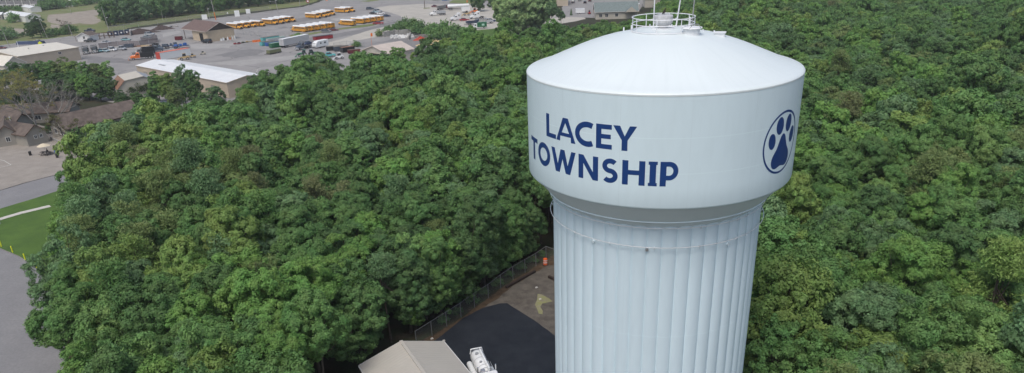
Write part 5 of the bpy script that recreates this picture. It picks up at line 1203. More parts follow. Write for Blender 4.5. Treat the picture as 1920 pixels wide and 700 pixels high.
M_paleribs = mat('pale_ribbed_panel', (.50, .51, .52), .45, .06)
A, B_ = G(533, 90.8), G(581, 80.5); d = (B_-A).normalized(); a_ = math.degrees(math.atan2(d.y, d.x))
box_trailer('long pale grey ribbed trailer among the skips', (A+B_)/2+Vector((-d.y, d.x, 0))*1.2, a_, (B_-A).length, 2.5, 2.7, M_paleribs, 1.0, rm=M_white)
M_or = mat('orange_faded_roof', (.62, .17, .11), .6, .2, .6)
A, B_ = G(296, 116), G(357, 109); Cc = G(290, 108); d = (G(348.3, 93.8, 3)-G(286.6, 103.7, 3)).normalized(); a_ = math.degrees(math.atan2(d.y, d.x))
tt = box_trailer('white storage trailer with faded orange roof beside the long warehouse', G(327, 108.5), a_, 13.5, 3.0, 2.8, M_white, .15, False, M_or, 'storage_trailer'); b = MB(); b.box((-6.77, 0, 1.6), (.06, 3.02, 2.9)); b.build('end_wall', mat('red_end', (.5, .07, .05), .6), tt)
box_trailer('white box trailer on the small car park at the top', G(1087.5, 26.5), 2, 4.8, 2.2, 2.2, M_white, .6); box_trailer('white box body beside the tanker trailer', G(873.5, 24.2), 10, 5.0, 2.3, 2.2, M_white, .9)
box_trailer('long red open container behind the white camper', G(606, 74.2), 42, 9, 2.4, 1.5, pt('red'), .2, True, M_dark, 'container')
# skips
def skip(label, loc, ang, L, W, H, colr, lid=None, name='skip'):
    t = thing(name, label, 'skip', loc, ang); b = MB()
    open_box(t, -L/2, L/2, W, .2, .2+H, pt(colr), 'tub')
    for s in (-1, 1):
        for x in (-L/2+.4, L/2-.4): b = MB(); b.cyl((x, s*.7-.06, .12), (x, s*.7+.06, .12), .12, n=8); b.build('roller', M_dark, t)
    if lid: b = MB(); b.box((0, 0, .2+H+.04), (L, W, .08)); b.build('lid', lid, t)
    return t
M_gl = mat('pale_green_lid', (.22, .34, .28), .6, .15, 1); M_load = mat('mixed_rubble', (.16, .15, .13), .95, .6, 2.5, bump=.8)
A, B_ = G(509.5, 91.3), G(528.5, 88); d = (B_-A).normalized(); a_ = 47
skip('dark green covered skip in front of the pale ribbed trailer', G(519, 89), a_, 6.0, 2.4, 1.8, 'green', M_gl); skip('blue skip with load, left of the dark green skip', G(512, 85.5), a_, 6.5, 2.3, 1.5, 'blue', M_load); skip('sea green skip at the left end of the skip row', G(502, 85), a_, 6.5, 2.3, 1.5, 'turq', M_load)
skip('long pale green skip behind the blue skip', G(507, 76.5), a_, 8.5, 2.4, 1.6, 'turq', M_load); skip('pale grey green container behind the skip row', G(518, 77), a_, 9, 2.4, 1.2, 'silver', M_gl); skip('grey skip along the screened fence', G(242.5, 89.5), 5, 3.8, 2, 1.4, 'slate'); skip('small black skip right of the grey skip', G(292.5, 87.5), 5, 2.6, 1.8, 1.2, 'black')
skip('long black skip at the left of the scrap corner', G(627, 94.5), 15, 6.5, 2.4, 1.5, 'black', M_load); skip('dark skip in the middle of the scrap corner', G(640, 95.5), 25, 6, 2.4, 1.7, 'slate', M_load); skip('rust topped dark skip at the right of the scrap corner', G(652, 97.5), 40, 5.5, 2.4, 1.8, 'black', M_rust)
skip('grey container with rounded cover right of the black skips', G(664, 100), 20, 5, 2.3, 1.2, 'maroon', M_wood); skip('brown box container beside the garage carport', G(336, 75.5), 5, 3.2, 2, 1.5, 'maroon', M_wood)
for i, x in enumerate((207.5, 218.5, 229, 239.5)):
    t = skip('dark blue compactor bin with white disc, %s from left in the bay row' % ordw(i+1), G(x, 68.2-.11*(x-207)), 20, 2.2, 2.6, 2.2, 'navy', None, 'compactor_bin'); t['group'] = 'blue compactor bins'
    b = MB(); b.box((0, 0, 1.3), (2.1, 2.5, 2.1)); b.build('body', pt('navy'), t); b = MB(); b.cyl((0, -1.3, 1.3), (0, -1.38, 1.3), .42, n=14); b.build('disc', M_white, t)
b = MB()
for i in range(5):
    b.box((i*2.2, 0, 1.4), (.2, .2, 2.8)); b.box((i*2.2, 2.6, 1.4), (.2, .2, 2.8))
for z in (1.2, 2.7): b.box((4.4, 0, z), (9, .14, .18)); b.box((4.4, 2.6, z), (9, .14, .18))
o = tag(b.build('storage_rack', M_wood), 'brown timber rack frame between the gatehouse and the blue bins', 'rack'); p = G(178, 74); o.location = p; o.rotation_euler[2] = R(20)
# camper
A, B_ = G(592.5, 92.3), G(618, 87); d = (B_-A).normalized(); t = thing('camper_trailer', 'white camper trailer with rounded nose parked before the red container', 'camper', (A+B_)/2+Vector((-d.y, d.x, 0))*1.1, math.degrees(math.atan2(d.y, d.x))+180)
b = MB(); b.loft([[(x, -1.15, z0), (x, 1.15, z0), (x, 1.15, z1-.15), (x, .95, z1), (x, -.95, z1), (x, -1.15, z1-.15)] for x, z0, z1 in ((-3.7, .7, 3.0), (-3.5, .6, 3.1), (2.2, .6, 3.1), (3.2, .7, 2.6), (3.8, 1.0, 1.9))]); b.build('body', M_white, t, smooth=True)
for s in (-1, 1):
    b = MB(); b.box((-1.6, s*1.16, 2.0), (1, .03, .6)); b.build('window', M_glass, t); b = MB(); b.box((.9, s*1.16, 2.0), (.8, .03, .55)); b.build('window', M_glass, t); b = MB(); b.box((-.3, s*1.16, 1.6), (.65, .03, 1.8)); b.build('door', M_white, t)
b = MB(); b.box((3.35, 0, 1.9), (.6, 1.6, .7)); b.build('window', M_glass, t); wheels(t, (-.6, -1.5), 1.0, .36, .24); b = MB(); b.path([(3.5, .5, .6), (4.8, 0, .5), (3.5, -.5, .6)], .06); b.build('drawbar', M_dark, t)
# rollback truck with a blue car on it
A, B_ = G(556, 96.5), G(592, 88.5); d = (B_-A).normalized(); ar = math.degrees(math.atan2(d.y, d.x)); cR_ = (A+B_)/2+Vector((-d.y, d.x, 0))*1.2
t = thing('rollback_truck', 'dark grey rollback lorry with tilted bed left of the white camper', 'lorry', cR_, ar+180); truck_cab(t, pt('slate'), 4.6); chassis(t, -4.4, 4.1); wheels(t, (3.4, -1.8, -3.0), 1.05, .5, .32)
b = MB(); b.box((-2.0, 0, 1.35), (6.2, 2.4, .18)); b.build('flat_bed', M_steel, t); b = MB(); b.path([(1.0, -1.1, 1.4), (1.0, -1.1, 3.0), (1.0, -.6, 3.4), (1.0, .6, 3.4), (1.0, 1.1, 3.0), (1.0, 1.1, 1.4)], .08); b.build('headboard_hoop', M_dark, t)
car('blue car carried on the bed of the dark rollback lorry', (cR_.x+d.x*2.2, cR_.y+d.y*2.2, 1.46), ar+180, 'darkblue', 'sedan')
# green box lorry, dark flatbed and others at the right of the lorry park
t = thing('box_truck', 'box lorry with white cab and dark green body near the grass', 'lorry', G(899.5, 54), 188); b = MB(); b.box((-1.1, 0, 1.9), (4.6, 2.2, 2.1)); b.build('box_body', pt('green'), t); b = MB(); b.box((-1.6, 1.11, 1.9), (1.3, .03, .9)); b.box((-1.6, -1.11, 1.9), (1.3, .03, .9)); b.build('panel', mat('pale_green_panel', (.45, .7, .6), .6), t)
b = MB(); b.loft([[(x, -1.05, .5), (x, 1.05, .5), (x, 1.0, z-.1), (x, .85, z), (x, -.85, z), (x, -1.0, z-.1)] for x, z in ((1.3, 2.5), (2.5, 2.5), (3.1, 1.5))]); b.build('cab', M_white, t, smooth=True); b = MB(); b.add([(3.02, -.85, 1.65), (3.02, .85, 1.65), (2.6, .8, 2.4), (2.6, -.8, 2.4)], [(0, 1, 2, 3)]); b.build('windshield', M_glass, t)
for s in (-1, 1): b = MB(); b.box((2.1, s*1.04, 1.85), (.7, .04, .6)); b.build('side_window', M_glass, t)
wheels(t, (2.2, -2.2), .95, .42, .28)
t = thing('dump_trailer', 'dark curved dump trailer with two axles before the grey lorry', 'trailer', G(886, 46.5), 12); b = MB(); b.loft([[(x, -1.1, z0), (x, 1.1, z0), (x, 1.15, z1), (x, -1.15, z1)] for x, z0, z1 in ((-3.3, .9, 1.9), (-2.6, .7, 1.95), (2.0, .8, 2.2), (3.2, 1.5, 2.6))]); b.build('tub', pt('navy'), t); b = MB(); b.box((-.2, 0, 2.12), (5.4, 1.9, .06)); b.build('cover', M_tanroof, t); wheels(t, (-1.9, -.8), 1.0, .48, .3); b = MB(); b.box((-3.6, 0, .5), (1.4, 1.8, .08)); b.build('ramp', M_dark, t)
dump_truck('grey lorry with aluminium body half under the pale tree', G(908, 45), 12, 'silver', 'alu'); car('blue pickup truck at the pale tree, right of the lorries', G(919, 42), 10, 'darkblue', 'pickup', 'pickup truck')
def loader(label, loc, ang, colr, name='wheel_loader', cat='loader', s=1.0):
    t = thing(name, label, cat, loc, ang); t.scale = (s,)*3; pm = pt(colr); b = MB(); b.loft([[(x, -.8, .8), (x, .8, .8), (x, .7, z), (x, -.7, z)] for x, z in ((-2.2, 1.5), (-1.9, 1.8), (.2, 1.7), (1.0, 1.2))]); b.build('body', pm, t)
    b = MB(); b.loft([[(x, -.65, 1.6), (x, .65, 1.6), (x, .6, z), (x, -.6, z)] for x, z in ((-.9, 2.8), (.3, 2.8), (.6, 2.0))]); b.build('cab', M_glass, t); b = MB(); b.box((-.25, 0, 2.86), (1.5, 1.4, .1)); b.build('cab_roof', pm, t)
    for s_ in (-1, 1): b = MB(); b.path([(.6, s_*.5, 1.4), (1.7, s_*.5, 1.1), (2.5, s_*.5, .6)], .11); b.build('lift_arm', pm, t)
    b = MB(); b.loft([[(2.4, y, .15), (3.2, y, .15), (3.1, y, .3), (2.6, y, .4), (2.5, y, 1.0), (2.35, y, .9)] for y in (-1.1, 1.1)]); b.build('bucket', pm, t); wheels(t, (-1.4, 1.1), .85, .6, .42); return t
loader('yellow skid loader on tracks in front of the orange roofed trailer', G(346, 112.8), 205, 'tan', 'skid_loader', 'loader', .9); loader('yellow brown loader between the white box and red sedan', G(874.5, 29.5), 190, 'tan', s=.9); loader('orange machine behind the right white tractor unit', G(889.5, 24.5), 190, 'orange', s=.9)
loader('white skid steer with bucket near the scrap corner', G(636, 111), 200, 'white', 'skid_loader', 'loader', .8); loader('tan compact roller parked right of the orange roofed trailer', G(361, 108.5), 200, 'tan', 'compact_machine', 'machine', .6); loader('small tan generator cart alone on the asphalt right of the trailer', G(380.5, 103), 200, 'beige', 'compact_machine', 'machine', .55)
loader('red machine beside the white box trailer at the top', G(1105, 27), 90, 'red', 'compact_machine', 'machine', .7)
def tractor(label, loc, ang, colr='green'):
    t = thing('farm_tractor', label, 'tractor', loc, ang); pm = pt(colr); b = MB(); b.hull([(-.3, .5, .45, .8, 1.5), (1.6, .42, .36, .8, 1.35), (1.75, .36, .3, .85, 1.2)], .1); b.build('hood', pm, t, smooth=True)
    b = MB(); b.loft([[(x, -.7, 1.0), (x, .7, 1.0), (x, .65, z), (x, -.65, z)] for x, z in ((-1.4, 2.4), (-.4, 2.4), (-.1, 1.7))]); b.build('cab', M_glass, t); b = MB(); b.box((-.9, 0, 2.46), (1.3, 1.5, .1)); b.build('cab_roof', pm if 'left' in label else M_steel, t)
    for s in (-1, 1): wheel(t, -1.0, s*.85, .75, .4); wheel(t, 1.2, s*.7, .45, .28); b = MB(); b.path([(.2, s*.55, 1.2), (1.6, s*.55, 1.0), (2.4, s*.55, .5)], .08); b.build('lift_arm', pm, t)
    b = MB(); b.loft([[(2.3, y, .12), (3.0, y, .12), (2.5, y, .4), (2.35, y, .8)] for y in (-.9, .9)]); b.build('bucket', pm, t)
    for s in (-1, 1): b = MB(); b.box((-1.0, s*.85, 1.55), (1.1, .42, .08)); b.build('mudguard', pm, t)
    return t
tractor('green tractor with front bucket, left of the green pair', G(567, 106), 200); tractor('green tractor with pale canopy roof, right of the green pair', G(589, 105.5), 20).scale = (1.15,)*3
car('small turquoise and white utility truck right of the green tractors', G(616, 107), 15, 'turq', 'pickup', 'utility truck', 'utility_truck')
b = MB(); 
# army trucks
for (x, y, ds) in ((162, 101, 'dark army truck facing the camera beside the beige warehouse'), (178.5, 99, 'second dark army truck, between the first and the teal car')):
    t = thing('army_truck', ds, 'lorry', G(x, y), -62); pm = pt('army'); truck_cab(t, pm, 3.4); chassis(t, -3.2, 3); wheels(t, (2.4, -1.4, -2.6), 1.05, .6, .4); open_box(t, -3.3, -.6, 2.4, 1.3, 2.2, pm, 'cargo_body'); b = MB()
    for q in (-3.1, -2, -.8): b.path([(q, -1.15, 2.2), (q, -1.1, 3.0), (q, 1.1, 3.0), (q, 1.15, 2.2)], .04)
    b.build('canvas_hoop', M_dark, t)
for (x, y, a, ds) in ((300, 92.8, 18, 'long dark flatbed with machinery behind the orange roofed trailer'), (322, 89.5, 25, 'dark blue flatbed above the orange roofed trailer'), (340, 90.5, 30, 'blue tractor like machine at the far end of the orange roofed trailer')):
    t = thing('flatbed_trailer', ds, 'trailer', G(x, y), a); b = MB(); b.box((0, 0, 1.0), (7, 2.3, .25)); b.build('deck', pt('black' if x < 310 else 'darkblue'), t); wheels(t, (-2.4, -1.3), 1.0, .42, .26)
    b = MB()
    for q in (-2, 0, 1.8): b.box((q, (q % 1)*.3, 1.5), (1.3, 1.5, .8+.3*abs(q % 2)), q, (.7, .8))
    b.build('machinery', pt('slate' if x < 330 else 'blue'), t)
A, B_ = G(502, 103), G(526, 98.5); d = (B_-A).normalized(); t = thing('flatbed_trailer', 'low olive trailer loaded with timber in the open asphalt below the skips', 'trailer', (A+B_)/2, math.degrees(math.atan2(d.y, d.x))); b = MB(); b.box((0, 0, 1.1), (6.0, 2.2, 1.3), 0, (.97, .85)); b.build('load', pt('olive'), t); b = MB(); b.box((0, 0, .4), (6.2, 2.3, .15)); b.box((-3.9, 0, .35), (1.8, .15, .15)); b.build('deck', M_dark, t); wheels(t, (.8, 1.8), 1.0, .35, .22)
# white vacuum tanker on the fresh tarmac
A = G(884, 668); B_ = G(905, 712); d = (B_-A).normalized()
t = thing('vacuum_truck', 'white vacuum tank truck seen from behind on the fresh black tarmac', 'lorry', (0, 0, 0), math.degrees(math.atan2(d.y, d.x))); cc = G(899, 688, .9); t.location = (cc.x+d.x*2.2, cc.y+d.y*2.2, 0); t.scale = (.92,)*3
truck_cab(t, M_white, 5.2, False); chassis(t, -3.6, 4.6); wheels(t, (4.0, -1.5, -2.7), .98, .5, .32)
def tank(x0, x1, y, z, r, name, m_=M_white, n=20):
    b = MB(); b.loft([[(x, y+r*k*math.cos(2*math.pi*i/n), z+r*k*math.sin(2*math.pi*i/n)) for i in range(n)] for x, k in ((x0, .55), (x0+.12, .85), (x0+.3, 1), (x1-.3, 1), (x1-.12, .85), (x1, .55))]); return b.build(name, m_, t, smooth=True)
tk = tank(-3.6, 1.0, .0, 1.95, .82, 'debris_tank'); b = MB()
for x in (-3.2, -1.6, 0, .7): b.loft([[(x+q, .845*math.cos(2*math.pi*i/24), 1.95+.845*math.sin(2*math.pi*i/24)) for i in range(24)] for q in (-.03, .03)], False)
b.build('tank_band', M_steel, tk)
tank(-3.2, .4, 1.02 if False else -1.02, 1.25, .36, 'water_tank'); tank(-2.6, .4, 1.02, 1.25, .33, 'water_tank')
b = MB(); b.path([(-3.5, -.75, 2.2), (-3.5, -.62, 2.82), (-3.5, .62, 2.82), (-3.5, .75, 2.2)], .07, 8); b.path([(-3.5, -.6, 2.82), (-3.85, -.6, 2.6)], .05); b.path([(-3.5, .6, 2.82), (-3.85, .6, 2.6)], .05); b.build('rear_frame', M_white, t)
b = MB(); b.cyl((-3.72, 0, 1.95), (-3.66, 0, 1.95), .62, .72, 20); b.build('rear_door', M_rim, t)
b = MB(); b.path([(1.2, .25, 2.0), (1.2, .25, 3.05), (-2.9, .3, 2.98)], .12, 10); b.build('suction_boom', M_white, t, smooth=True); b = MB(); b.path([(1.1, .55, 3.1), (-.6, .62, 3.0), (-1.1, .62, 2.6)], .08, 8); b.build('hose', M_dark, t, smooth=True)
b = MB(); b.box((1.35, 0, 1.7), (.6, 2.1, 1.7)); b.cyl((1.35, -.5, 2.5), (1.35, -.5, 3.0), .26, n=14); b.build('pump_housing', M_rim, t); b = MB(); b.box((-1.2, -1.15, .85), (3.6, .3, .5)); b.box((-1.2, 1.15, .85), (3.6, .3, .5)); b.build('tool_box', M_dark, t)
b = MB(); b.cyl((-2.4, -.2, 2.72), (-2.4, -.2, 2.88), .2, n=14); b.cyl((-.6, -.2, 2.72), (-.6, -.2, 2.85), .16, n=14); b.build('tank_hatch', M_steel, tk)
for s in (-1, 1): b = MB(); b.box((-3.7, s*.85, .95), (.06, .25, .14)); b.build('tail_light', M_tail, t)
# ------------------------------------------------------------------ poles, fences, piles and small things
M_pole = mat('grey_pole', (.36, .35, .33), .8, .15, 1); M_mesh = bpy.data.materials.new('chain_link'); M_mesh.use_nodes = True
n = M_mesh.node_tree.nodes; l = M_mesh.node_tree.links; tr = n.new('ShaderNodeBsdfTransparent'); mx = n.new('ShaderNodeMixShader'); mx.inputs[0].default_value = .20
n['Principled BSDF'].inputs['Base Color'].default_value = (.35, .36, .36, 1); l.new(tr.outputs[0], mx.inputs[1]); l.new(n['Principled BSDF'].outputs[0], mx.inputs[2]); l.new(mx.outputs[0], n['Material Output'].inputs[0])
def pole_(label, px, py, h, r=.14, lean=(0, 0), arms=(), cat='pole', name='utility_pole', m_=None, lampz=None, band=None):
    p = G(px, py); t = thing(name, label, cat, p, 0); b = MB(); b.cyl((0, 0, -.1), (lean[0], lean[1], h), r, r*.65, 8); b.build('pole', m_ or M_pole, t, smooth=True)
    for (dx, dy, z, L) in arms:
        b = MB(); b.cyl((lean[0]*z/h, lean[1]*z/h, z), (lean[0]*z/h+dx*L, lean[1]*z/h+dy*L, z+.25), .05, n=6); b.build('arm', m_ or M_pole, t)
        b = MB(); b.box((lean[0]*z/h+dx*(L+.25), lean[1]*z/h+dy*(L+.25), z+.22), (.9, .5, .16)); b.build('lamp_head', M_white, t)
    if band: b = MB(); b.cyl((0, 0, 0), (lean[0]*band/h, lean[1]*band/h, band), r*1.3, n=8); b.build('painted_base', pt('orange') if band > 2 else M_conc, t)
    return t
pole_('tall grey pole with orange painted base behind the garage', 405, 38, 24, .2, (-1.2, 0), band=4.5)
pole_('short lamp post left of the tall pole with orange base', 393.5, 38, 6.4, .14, arms=((1, 0, 6.2, .1),), name='lamp_post', cat='lamp post')
pole_('pale lamp post with a long arm behind the middle bus group', 522, 25.5, 8.0, .2, (-.6, 0), arms=((-1, .2, 7.0, 3.5), (1, 0, 7.6, .1)), name='lamp_post', cat='lamp post')
pole_('slim utility pole at the far edge of the bus lot', 563.5, 15.8, 11); pole_('thin post by the fence left of the long armed lamp post', 509, 24.5, 4, .1); pole_('pale utility pole above the pair of far school buses', 640.5, 12, 14); pole_('dark utility pole on its small grass island', 796.5, 15, 19, .2, m_=M_wood)
pole_('utility pole at the left end of the tall wood', 204.5, 57, 12.5, .2, (-.9, 0), arms=((1, 0, 6.5, .7),)); pole_('utility pole leaning left behind the gatehouse', 136, 68, 8, .16, (-.9, 0)); pole_('twin lamp post in front of the dry field', 134, 27, 5.5, .12, (0, 0), arms=((1, 0, 5.2, 2), (-1, 0, 5.2, 2)), name='lamp_post', cat='lamp post')
pole_('lamp post standing against the dark conifers', 89, 71.5, 10, .16, (-1.6, 0), arms=((-1, 0, 9.6, .8),), name='lamp_post', cat='lamp post'); pole_('leaning pole at the left edge near the large rounded bush', 18, 88, 7, .16, (-.9, 0)); pole_('short thick white post beyond the beige warehouse', 34.5, 88, 2.6, .2, m_=M_white)
pole_('thin pole inside the wood behind the fence, left', 306, 38, 6, .1); pole_('thin pole inside the wood behind the fence, right', 312.5, 41, 3.2, .12)
pole_('thin grey post right of the small cars at the top car park', 1071, 29, 3.0, .08, m_=M_dark)
# signs
def board(label, px, py, w_, h, z, m_=M_white, name='sign_board', round_=False, col=None):
    p = G(px, py); t = thing(name, label, 'sign', p, 5); b = MB()
    if round_: b.cyl((0, -.04, z), (0, .04, z), w_/2, n=16)
    else: b.box((0, 0, z), (w_, .1, h))
    b.build('panel', m_, t)
    if round_: b = MB(); b.cyl((0, -.05, z), (0, -.07, z), w_*.28, n=14); b.build('centre', M_white, t)
    for s in ((0,) if round_ else (-1, 1)): b = MB(); b.cyl((s*w_*.4, .07, 0), (s*w_*.4, .07, z), .06, n=6); b.build('post', M_steel, t)
    return t
board('white board behind the ridge of the brown garage roof', 384.5, 38, 3.2, 2.8, 1.8); board('tall white board on the asphalt above the first bus group', 445.5, 32, 3.0, 3.6, 2.0); board('white board right of the tall white board', 466, 27, 2.6, 2.8, 1.8)
board('small white round sign left of the tall white board', 427.5, 31, .9, .9, 2.0, round_=True); board('red and white round sign on a white base beyond the buses', 578.5, 13, 2.2, 2.2, 3.6, pt('red'), 'road_sign', True); board('red and white round sign near the far pair of buses', 614, 12, 1.8, 1.8, 4.4, pt('orange'), 'road_sign', True)
# far chain link fences
def fence(label, pts, h=2.2, step=6, z0=0, rail=True, name='chain_link_fence', mt=None, mesh=True, post=.05):
    t = thing(name, label, 'fence', (0, 0, 0), 0)
    for a, c in zip(pts[:-1], pts[1:]):
        L = (c-a).length; n_ = max(1, int(L/step))
        for k in range(n_+(1 if c is pts[-1] else 0)):
            p = a.lerp(c, k/n_); b = MB(); b.cyl((p.x, p.y, 0), (p.x, p.y, h), post, n=6); b.build('post', M_steel, t)
    b = MB()
    for a, c in zip(pts[:-1], pts[1:]): b.cyl((a.x, a.y, h), (c.x, c.y, h), post*.7, n=5)
    b.build('rail', M_steel, t)
    b = MB()
    for a, c in zip(pts[:-1], pts[1:]): b.add([(a.x, a.y, .05), (c.x, c.y, .05), (c.x, c.y, h-.04), (a.x, a.y, h-.04)], [(0, 1, 2, 3)])
    b.build('mesh', mt or M_mesh, t); return t
g_ = lambda *q: [G(*p) for p in q]
fence('long chain link fence between the asphalt yard and the wood', g_((205, 58.5), (260, 51), (330, 42), (400, 33), (470, 24), (505, 20)), 2.4, 8, post=.08)
fence('chain link fence running right from the garage past the bus group', g_((443, 64), (470, 67), (500, 70), (545, 71)), 2.4, 5, post=.07)
M_screen = bpy.data.materials.new('fence_screen'); M_screen.use_nodes = True; n = M_screen.node_tree.nodes; l = M_screen.node_tree.links; tr = n.new('ShaderNodeBsdfTransparent'); mx = n.new('ShaderNodeMixShader'); mx.inputs[0].default_value = .72
n['Principled BSDF'].inputs['Base Color'].default_value = (.17, .14, .145, 1); n['Principled BSDF'].inputs['Roughness'].default_value = .9; l.new(tr.outputs[0], mx.inputs[1]); l.new(n['Principled BSDF'].outputs[0], mx.inputs[2]); l.new(mx.outputs[0], n['Material Output'].inputs[0])
fence('long mauve screened fence behind the row of parked cars', g_((186, 91), (222, 87), (262, 86), (297, 80), (296, 75), (265, 79)), 2.3, 4, mt=M_screen, name='screened_fence', post=.06)
fence('low fence of posts beside the scrap corner', g_((626, 88), (650, 84), (684, 88)), 1.6, 3, post=.07)
# fence at the tower yard: with barbed wire arms
yf = g_((838, 612.6), (864.5, 595.4), (890, 576.6), (916, 559.4), (939, 541), (962, 525), (984.5, 511.4), (1005, 499.4), (1024, 486), (1043, 493), (1062, 505)); a0 = yf[0]+(yf[0]-yf[1])*1.0; yf = [a0+(yf[0]-yf[1])*1.0, a0]+yf
M_steel2 = mat('weathered_steel', (.17, .175, .175), .6, .2, 4); M_steel_keep = M_steel; M_steel = M_steel2
t = thing('yard_fence', 'chain link fence with galvanised posts along the trees behind the tarmac', 'fence', (0, 0, 0), 0)
for p in yf:
    b = MB(); b.cyl((p.x, p.y, -.1), (p.x, p.y, 2.0), .045, n=8); b.build('post', M_steel, t, smooth=True)
b = MB()
for a, c in zip(yf[:-1], yf[1:]): b.cyl((a.x, a.y, 1.98), (c.x, c.y, 1.98), .03, n=6)
b.build('top_rail', M_steel, t, smooth=True)
b = MB()
for a, c in zip(yf[:-1], yf[1:]): b.add([(a.x, a.y, .03), (c.x, c.y, .03), (c.x, c.y, 1.95), (a.x, a.y, 1.95)], [(0, 1, 2, 3)])
M_mesh2 = M_mesh.copy(); M_mesh2.name = 'yard_chain_link'; [q for q in M_mesh2.node_tree.nodes if q.type == 'MIX_SHADER'][0].inputs[0].default_value = .10
b.build('mesh', M_mesh2, t)
M_steel = M_steel_keep
# traffic drum
p = G(1022.6, 497); t = thing('traffic_drum', 'orange and white striped traffic drum in the far corner of the stone yard', 'traffic drum', p, 0)
b = MB(); b.lathe([(.30, .06), (.29, .95), (.2, 1.02), (.02, 1.03)], n=24); b.build('drum', mat('drum_orange', (.75, .12, .02), .5), t, smooth=True)
for z in (.38, .68): b = MB(); b.lathe([(.302, z), (.300, z+.12)], n=24); b.build('band', M_white, t, smooth=True)
b = MB(); b.lathe([(.42, 0), (.42, .07), (.3, .08)], n=20); b.build('base', M_tyre, t)
# leaf scraps, pale stones
for px, py in ((1013, 562), (1006, 540), (832, 640), (810, 636)):
    b = MB(); b.box((0, 0, .06), (.34, .2, .12), .5, (.7, .6)); o = b.build('stone', M_walk); q = G(px, py); o.location = (q.x, q.y, .03); tag(o, {1013: 'pale stone on the spilled sand beside the tower', 1006: 'pale stone chip on the crushed stone yard', 832: 'pale stone near the left end of the tarmac', 810: 'pale stone beside the beige roof corner'}[px], 'stone')
# bollards on the lawn's edge
M_yel = mat('yellow_sleeve', (.75, .78, .02), .5, .05)
for i, (x, y) in enumerate(((3, 463), (24.3, 474), (48, 488.5), (69, 502.5))):
    t = thing('bollard', 'yellow bollard at the kerb between lawn and car park, %s from left' % ordw(i+1), 'bollard', G(x, y), 0, 'yellow bollards on the lawn edge'); b = MB(); b.lathe([(.09, 0), (.09, 1.05), (.07, 1.12), (.01, 1.15)], n=14); b.build('sleeve', M_yel, t, smooth=True)
b = MB(); b.cyl((0, 0, 0), (0, 0, 1.3), .05, n=8); b.box((0, 0, 1.0), (.35, .1, .35)); o = b.build('post', M_steel); p = G(1.5, 421); o.location = p; tag(o, 'small grey post at the end of the footpath', 'post')
# picnic table, umbrella, bins
p = G(87, 291); t = thing('picnic_table', 'dark picnic table under the cream umbrella on the terrace', 'picnic table', p, -6); M_pw = mat('dark_table_wood', (.09, .075, .07), .8, .2, 3)
b = MB(); b.box((0, 0, .74), (2.3, .85, .07)); b.build('table_top', M_pw, t)
for s in (-1, 1):
    b = MB(); b.box((0, s*.8, .45), (2.3, .3, .06)); b.build('seat', M_pw, t); b = MB(); b.cyl((s*.8, -.8, 0), (s*.8, .25, .74), .05, n=5); b.cyl((s*.8, .8, 0), (s*.8, -.25, .74), .05, n=5); b.box((s*.8, 0, .42), (.06, 1.8, .08)); b.build('leg', M_pw, t)
t = thing('umbrella', 'cream patio umbrella over the picnic table', 'umbrella', p, 0); b = MB(); b.lathe([(.02, 2.75), (.6, 2.55), (1.45, 2.15)], n=8); b.build('canopy', mat('cream_canvas', (.66, .58, .43), .8, .06), t); b = MB(); b.cyl((0, 0, 0), (0, 0, 2.75), .03, n=8); b.build('pole', M_steel, t); b = MB(); b.lathe([(.35, 0), (.35, .1), (.05, .14)], n=14); b.build('base', M_dark, t)
for (x, y, ds) in ((57.5, 292, 'dark litter bin left of the picnic table'), (108, 296, 'dark litter bin right of the picnic table with a blue bag above')):
    t = thing('litter_bin', ds, 'litter bin', G(x, y), 0); b = MB(); b.lathe([(.27, 0), (.32, .85), (.33, .9)], n=16); b.build('drum', M_dark, t, smooth=True); b = MB(); b.lathe([(.34, .9), (.25, 1.02), (.12, 1.04)], n=16); b.build('lid', M_dark, t, smooth=True)
p = G(108.5, 296); b = MB(); b.lathe([(.05, 0), (.3, .2), (.36, .5), (.22, .8), (.04, .95)], n=9); o = b.build('plastic_bag', mat('blue_plastic', (.08, .11, .5), .5, .2, 5)); o.location = (p.x, p.y, 1.03); tag(o, 'blue plastic bag on the right hand litter bin', 'bag')
# persons
def person(label, loc, ang, joints, cloth, skin=(.30, .18, .12), hair=(.03, .02, .015)):
    """joints: list of (name, xyz, radius, parent index)"""
    me = bpy.data.meshes.new('body'); me.from_pydata([j[0] for j in joints], [(i, j[2]) for i, j in enumerate(joints) if j[2] is not None], [])
    tmp = bpy.data.objects.new('tmp', me); COL.objects.link(tmp); md = tmp.modifiers.new('skin', 'SKIN'); sk = me.skin_vertices[0].data
    for i, j in enumerate(joints): sk[i].radius = j[1] if isinstance(j[1], tuple) else (j[1], j[1]); sk[i].use_root = i == 0
    sb = tmp.modifiers.new('sub', 'SUBSURF'); sb.levels = 1; sb.render_levels = 1
    dg = bpy.context.evaluated_depsgraph_get(); nm = bpy.data.meshes.new_from_object(tmp.evaluated_get(dg)); bpy.data.objects.remove(tmp)
    t = thing('person', label, 'person', loc, ang); nm.name = 'body'
    sm = mat('skin_tone', skin, .6, .05); cm = mat('clothing', cloth, .9, .1, 6); nm.materials.clear(); nm.materials.append(cm); nm.materials.append(sm)
    hz = max(j[0][2] for j in joints)
    nm.polygons.foreach_set('use_smooth', [True]*len(nm.polygons))
    for f in nm.polygons: f.material_index = 1 if f.center.z > hz-.22 else 0
    o = bpy.data.objects.new('body', nm); COL.objects.link(o); o.parent = t
    h = [j for j in joints if j[0][2] == hz][0][0]; b = MB(); b.lathe([(.02, .13), (.075, .10), (.105, .04), (.108, -.02), (.09, -.07)], (h[0]-.015, h[1], h[2]-.02), 12); b.build('hair', mat('hair', hair, .8), t, smooth=True); return t
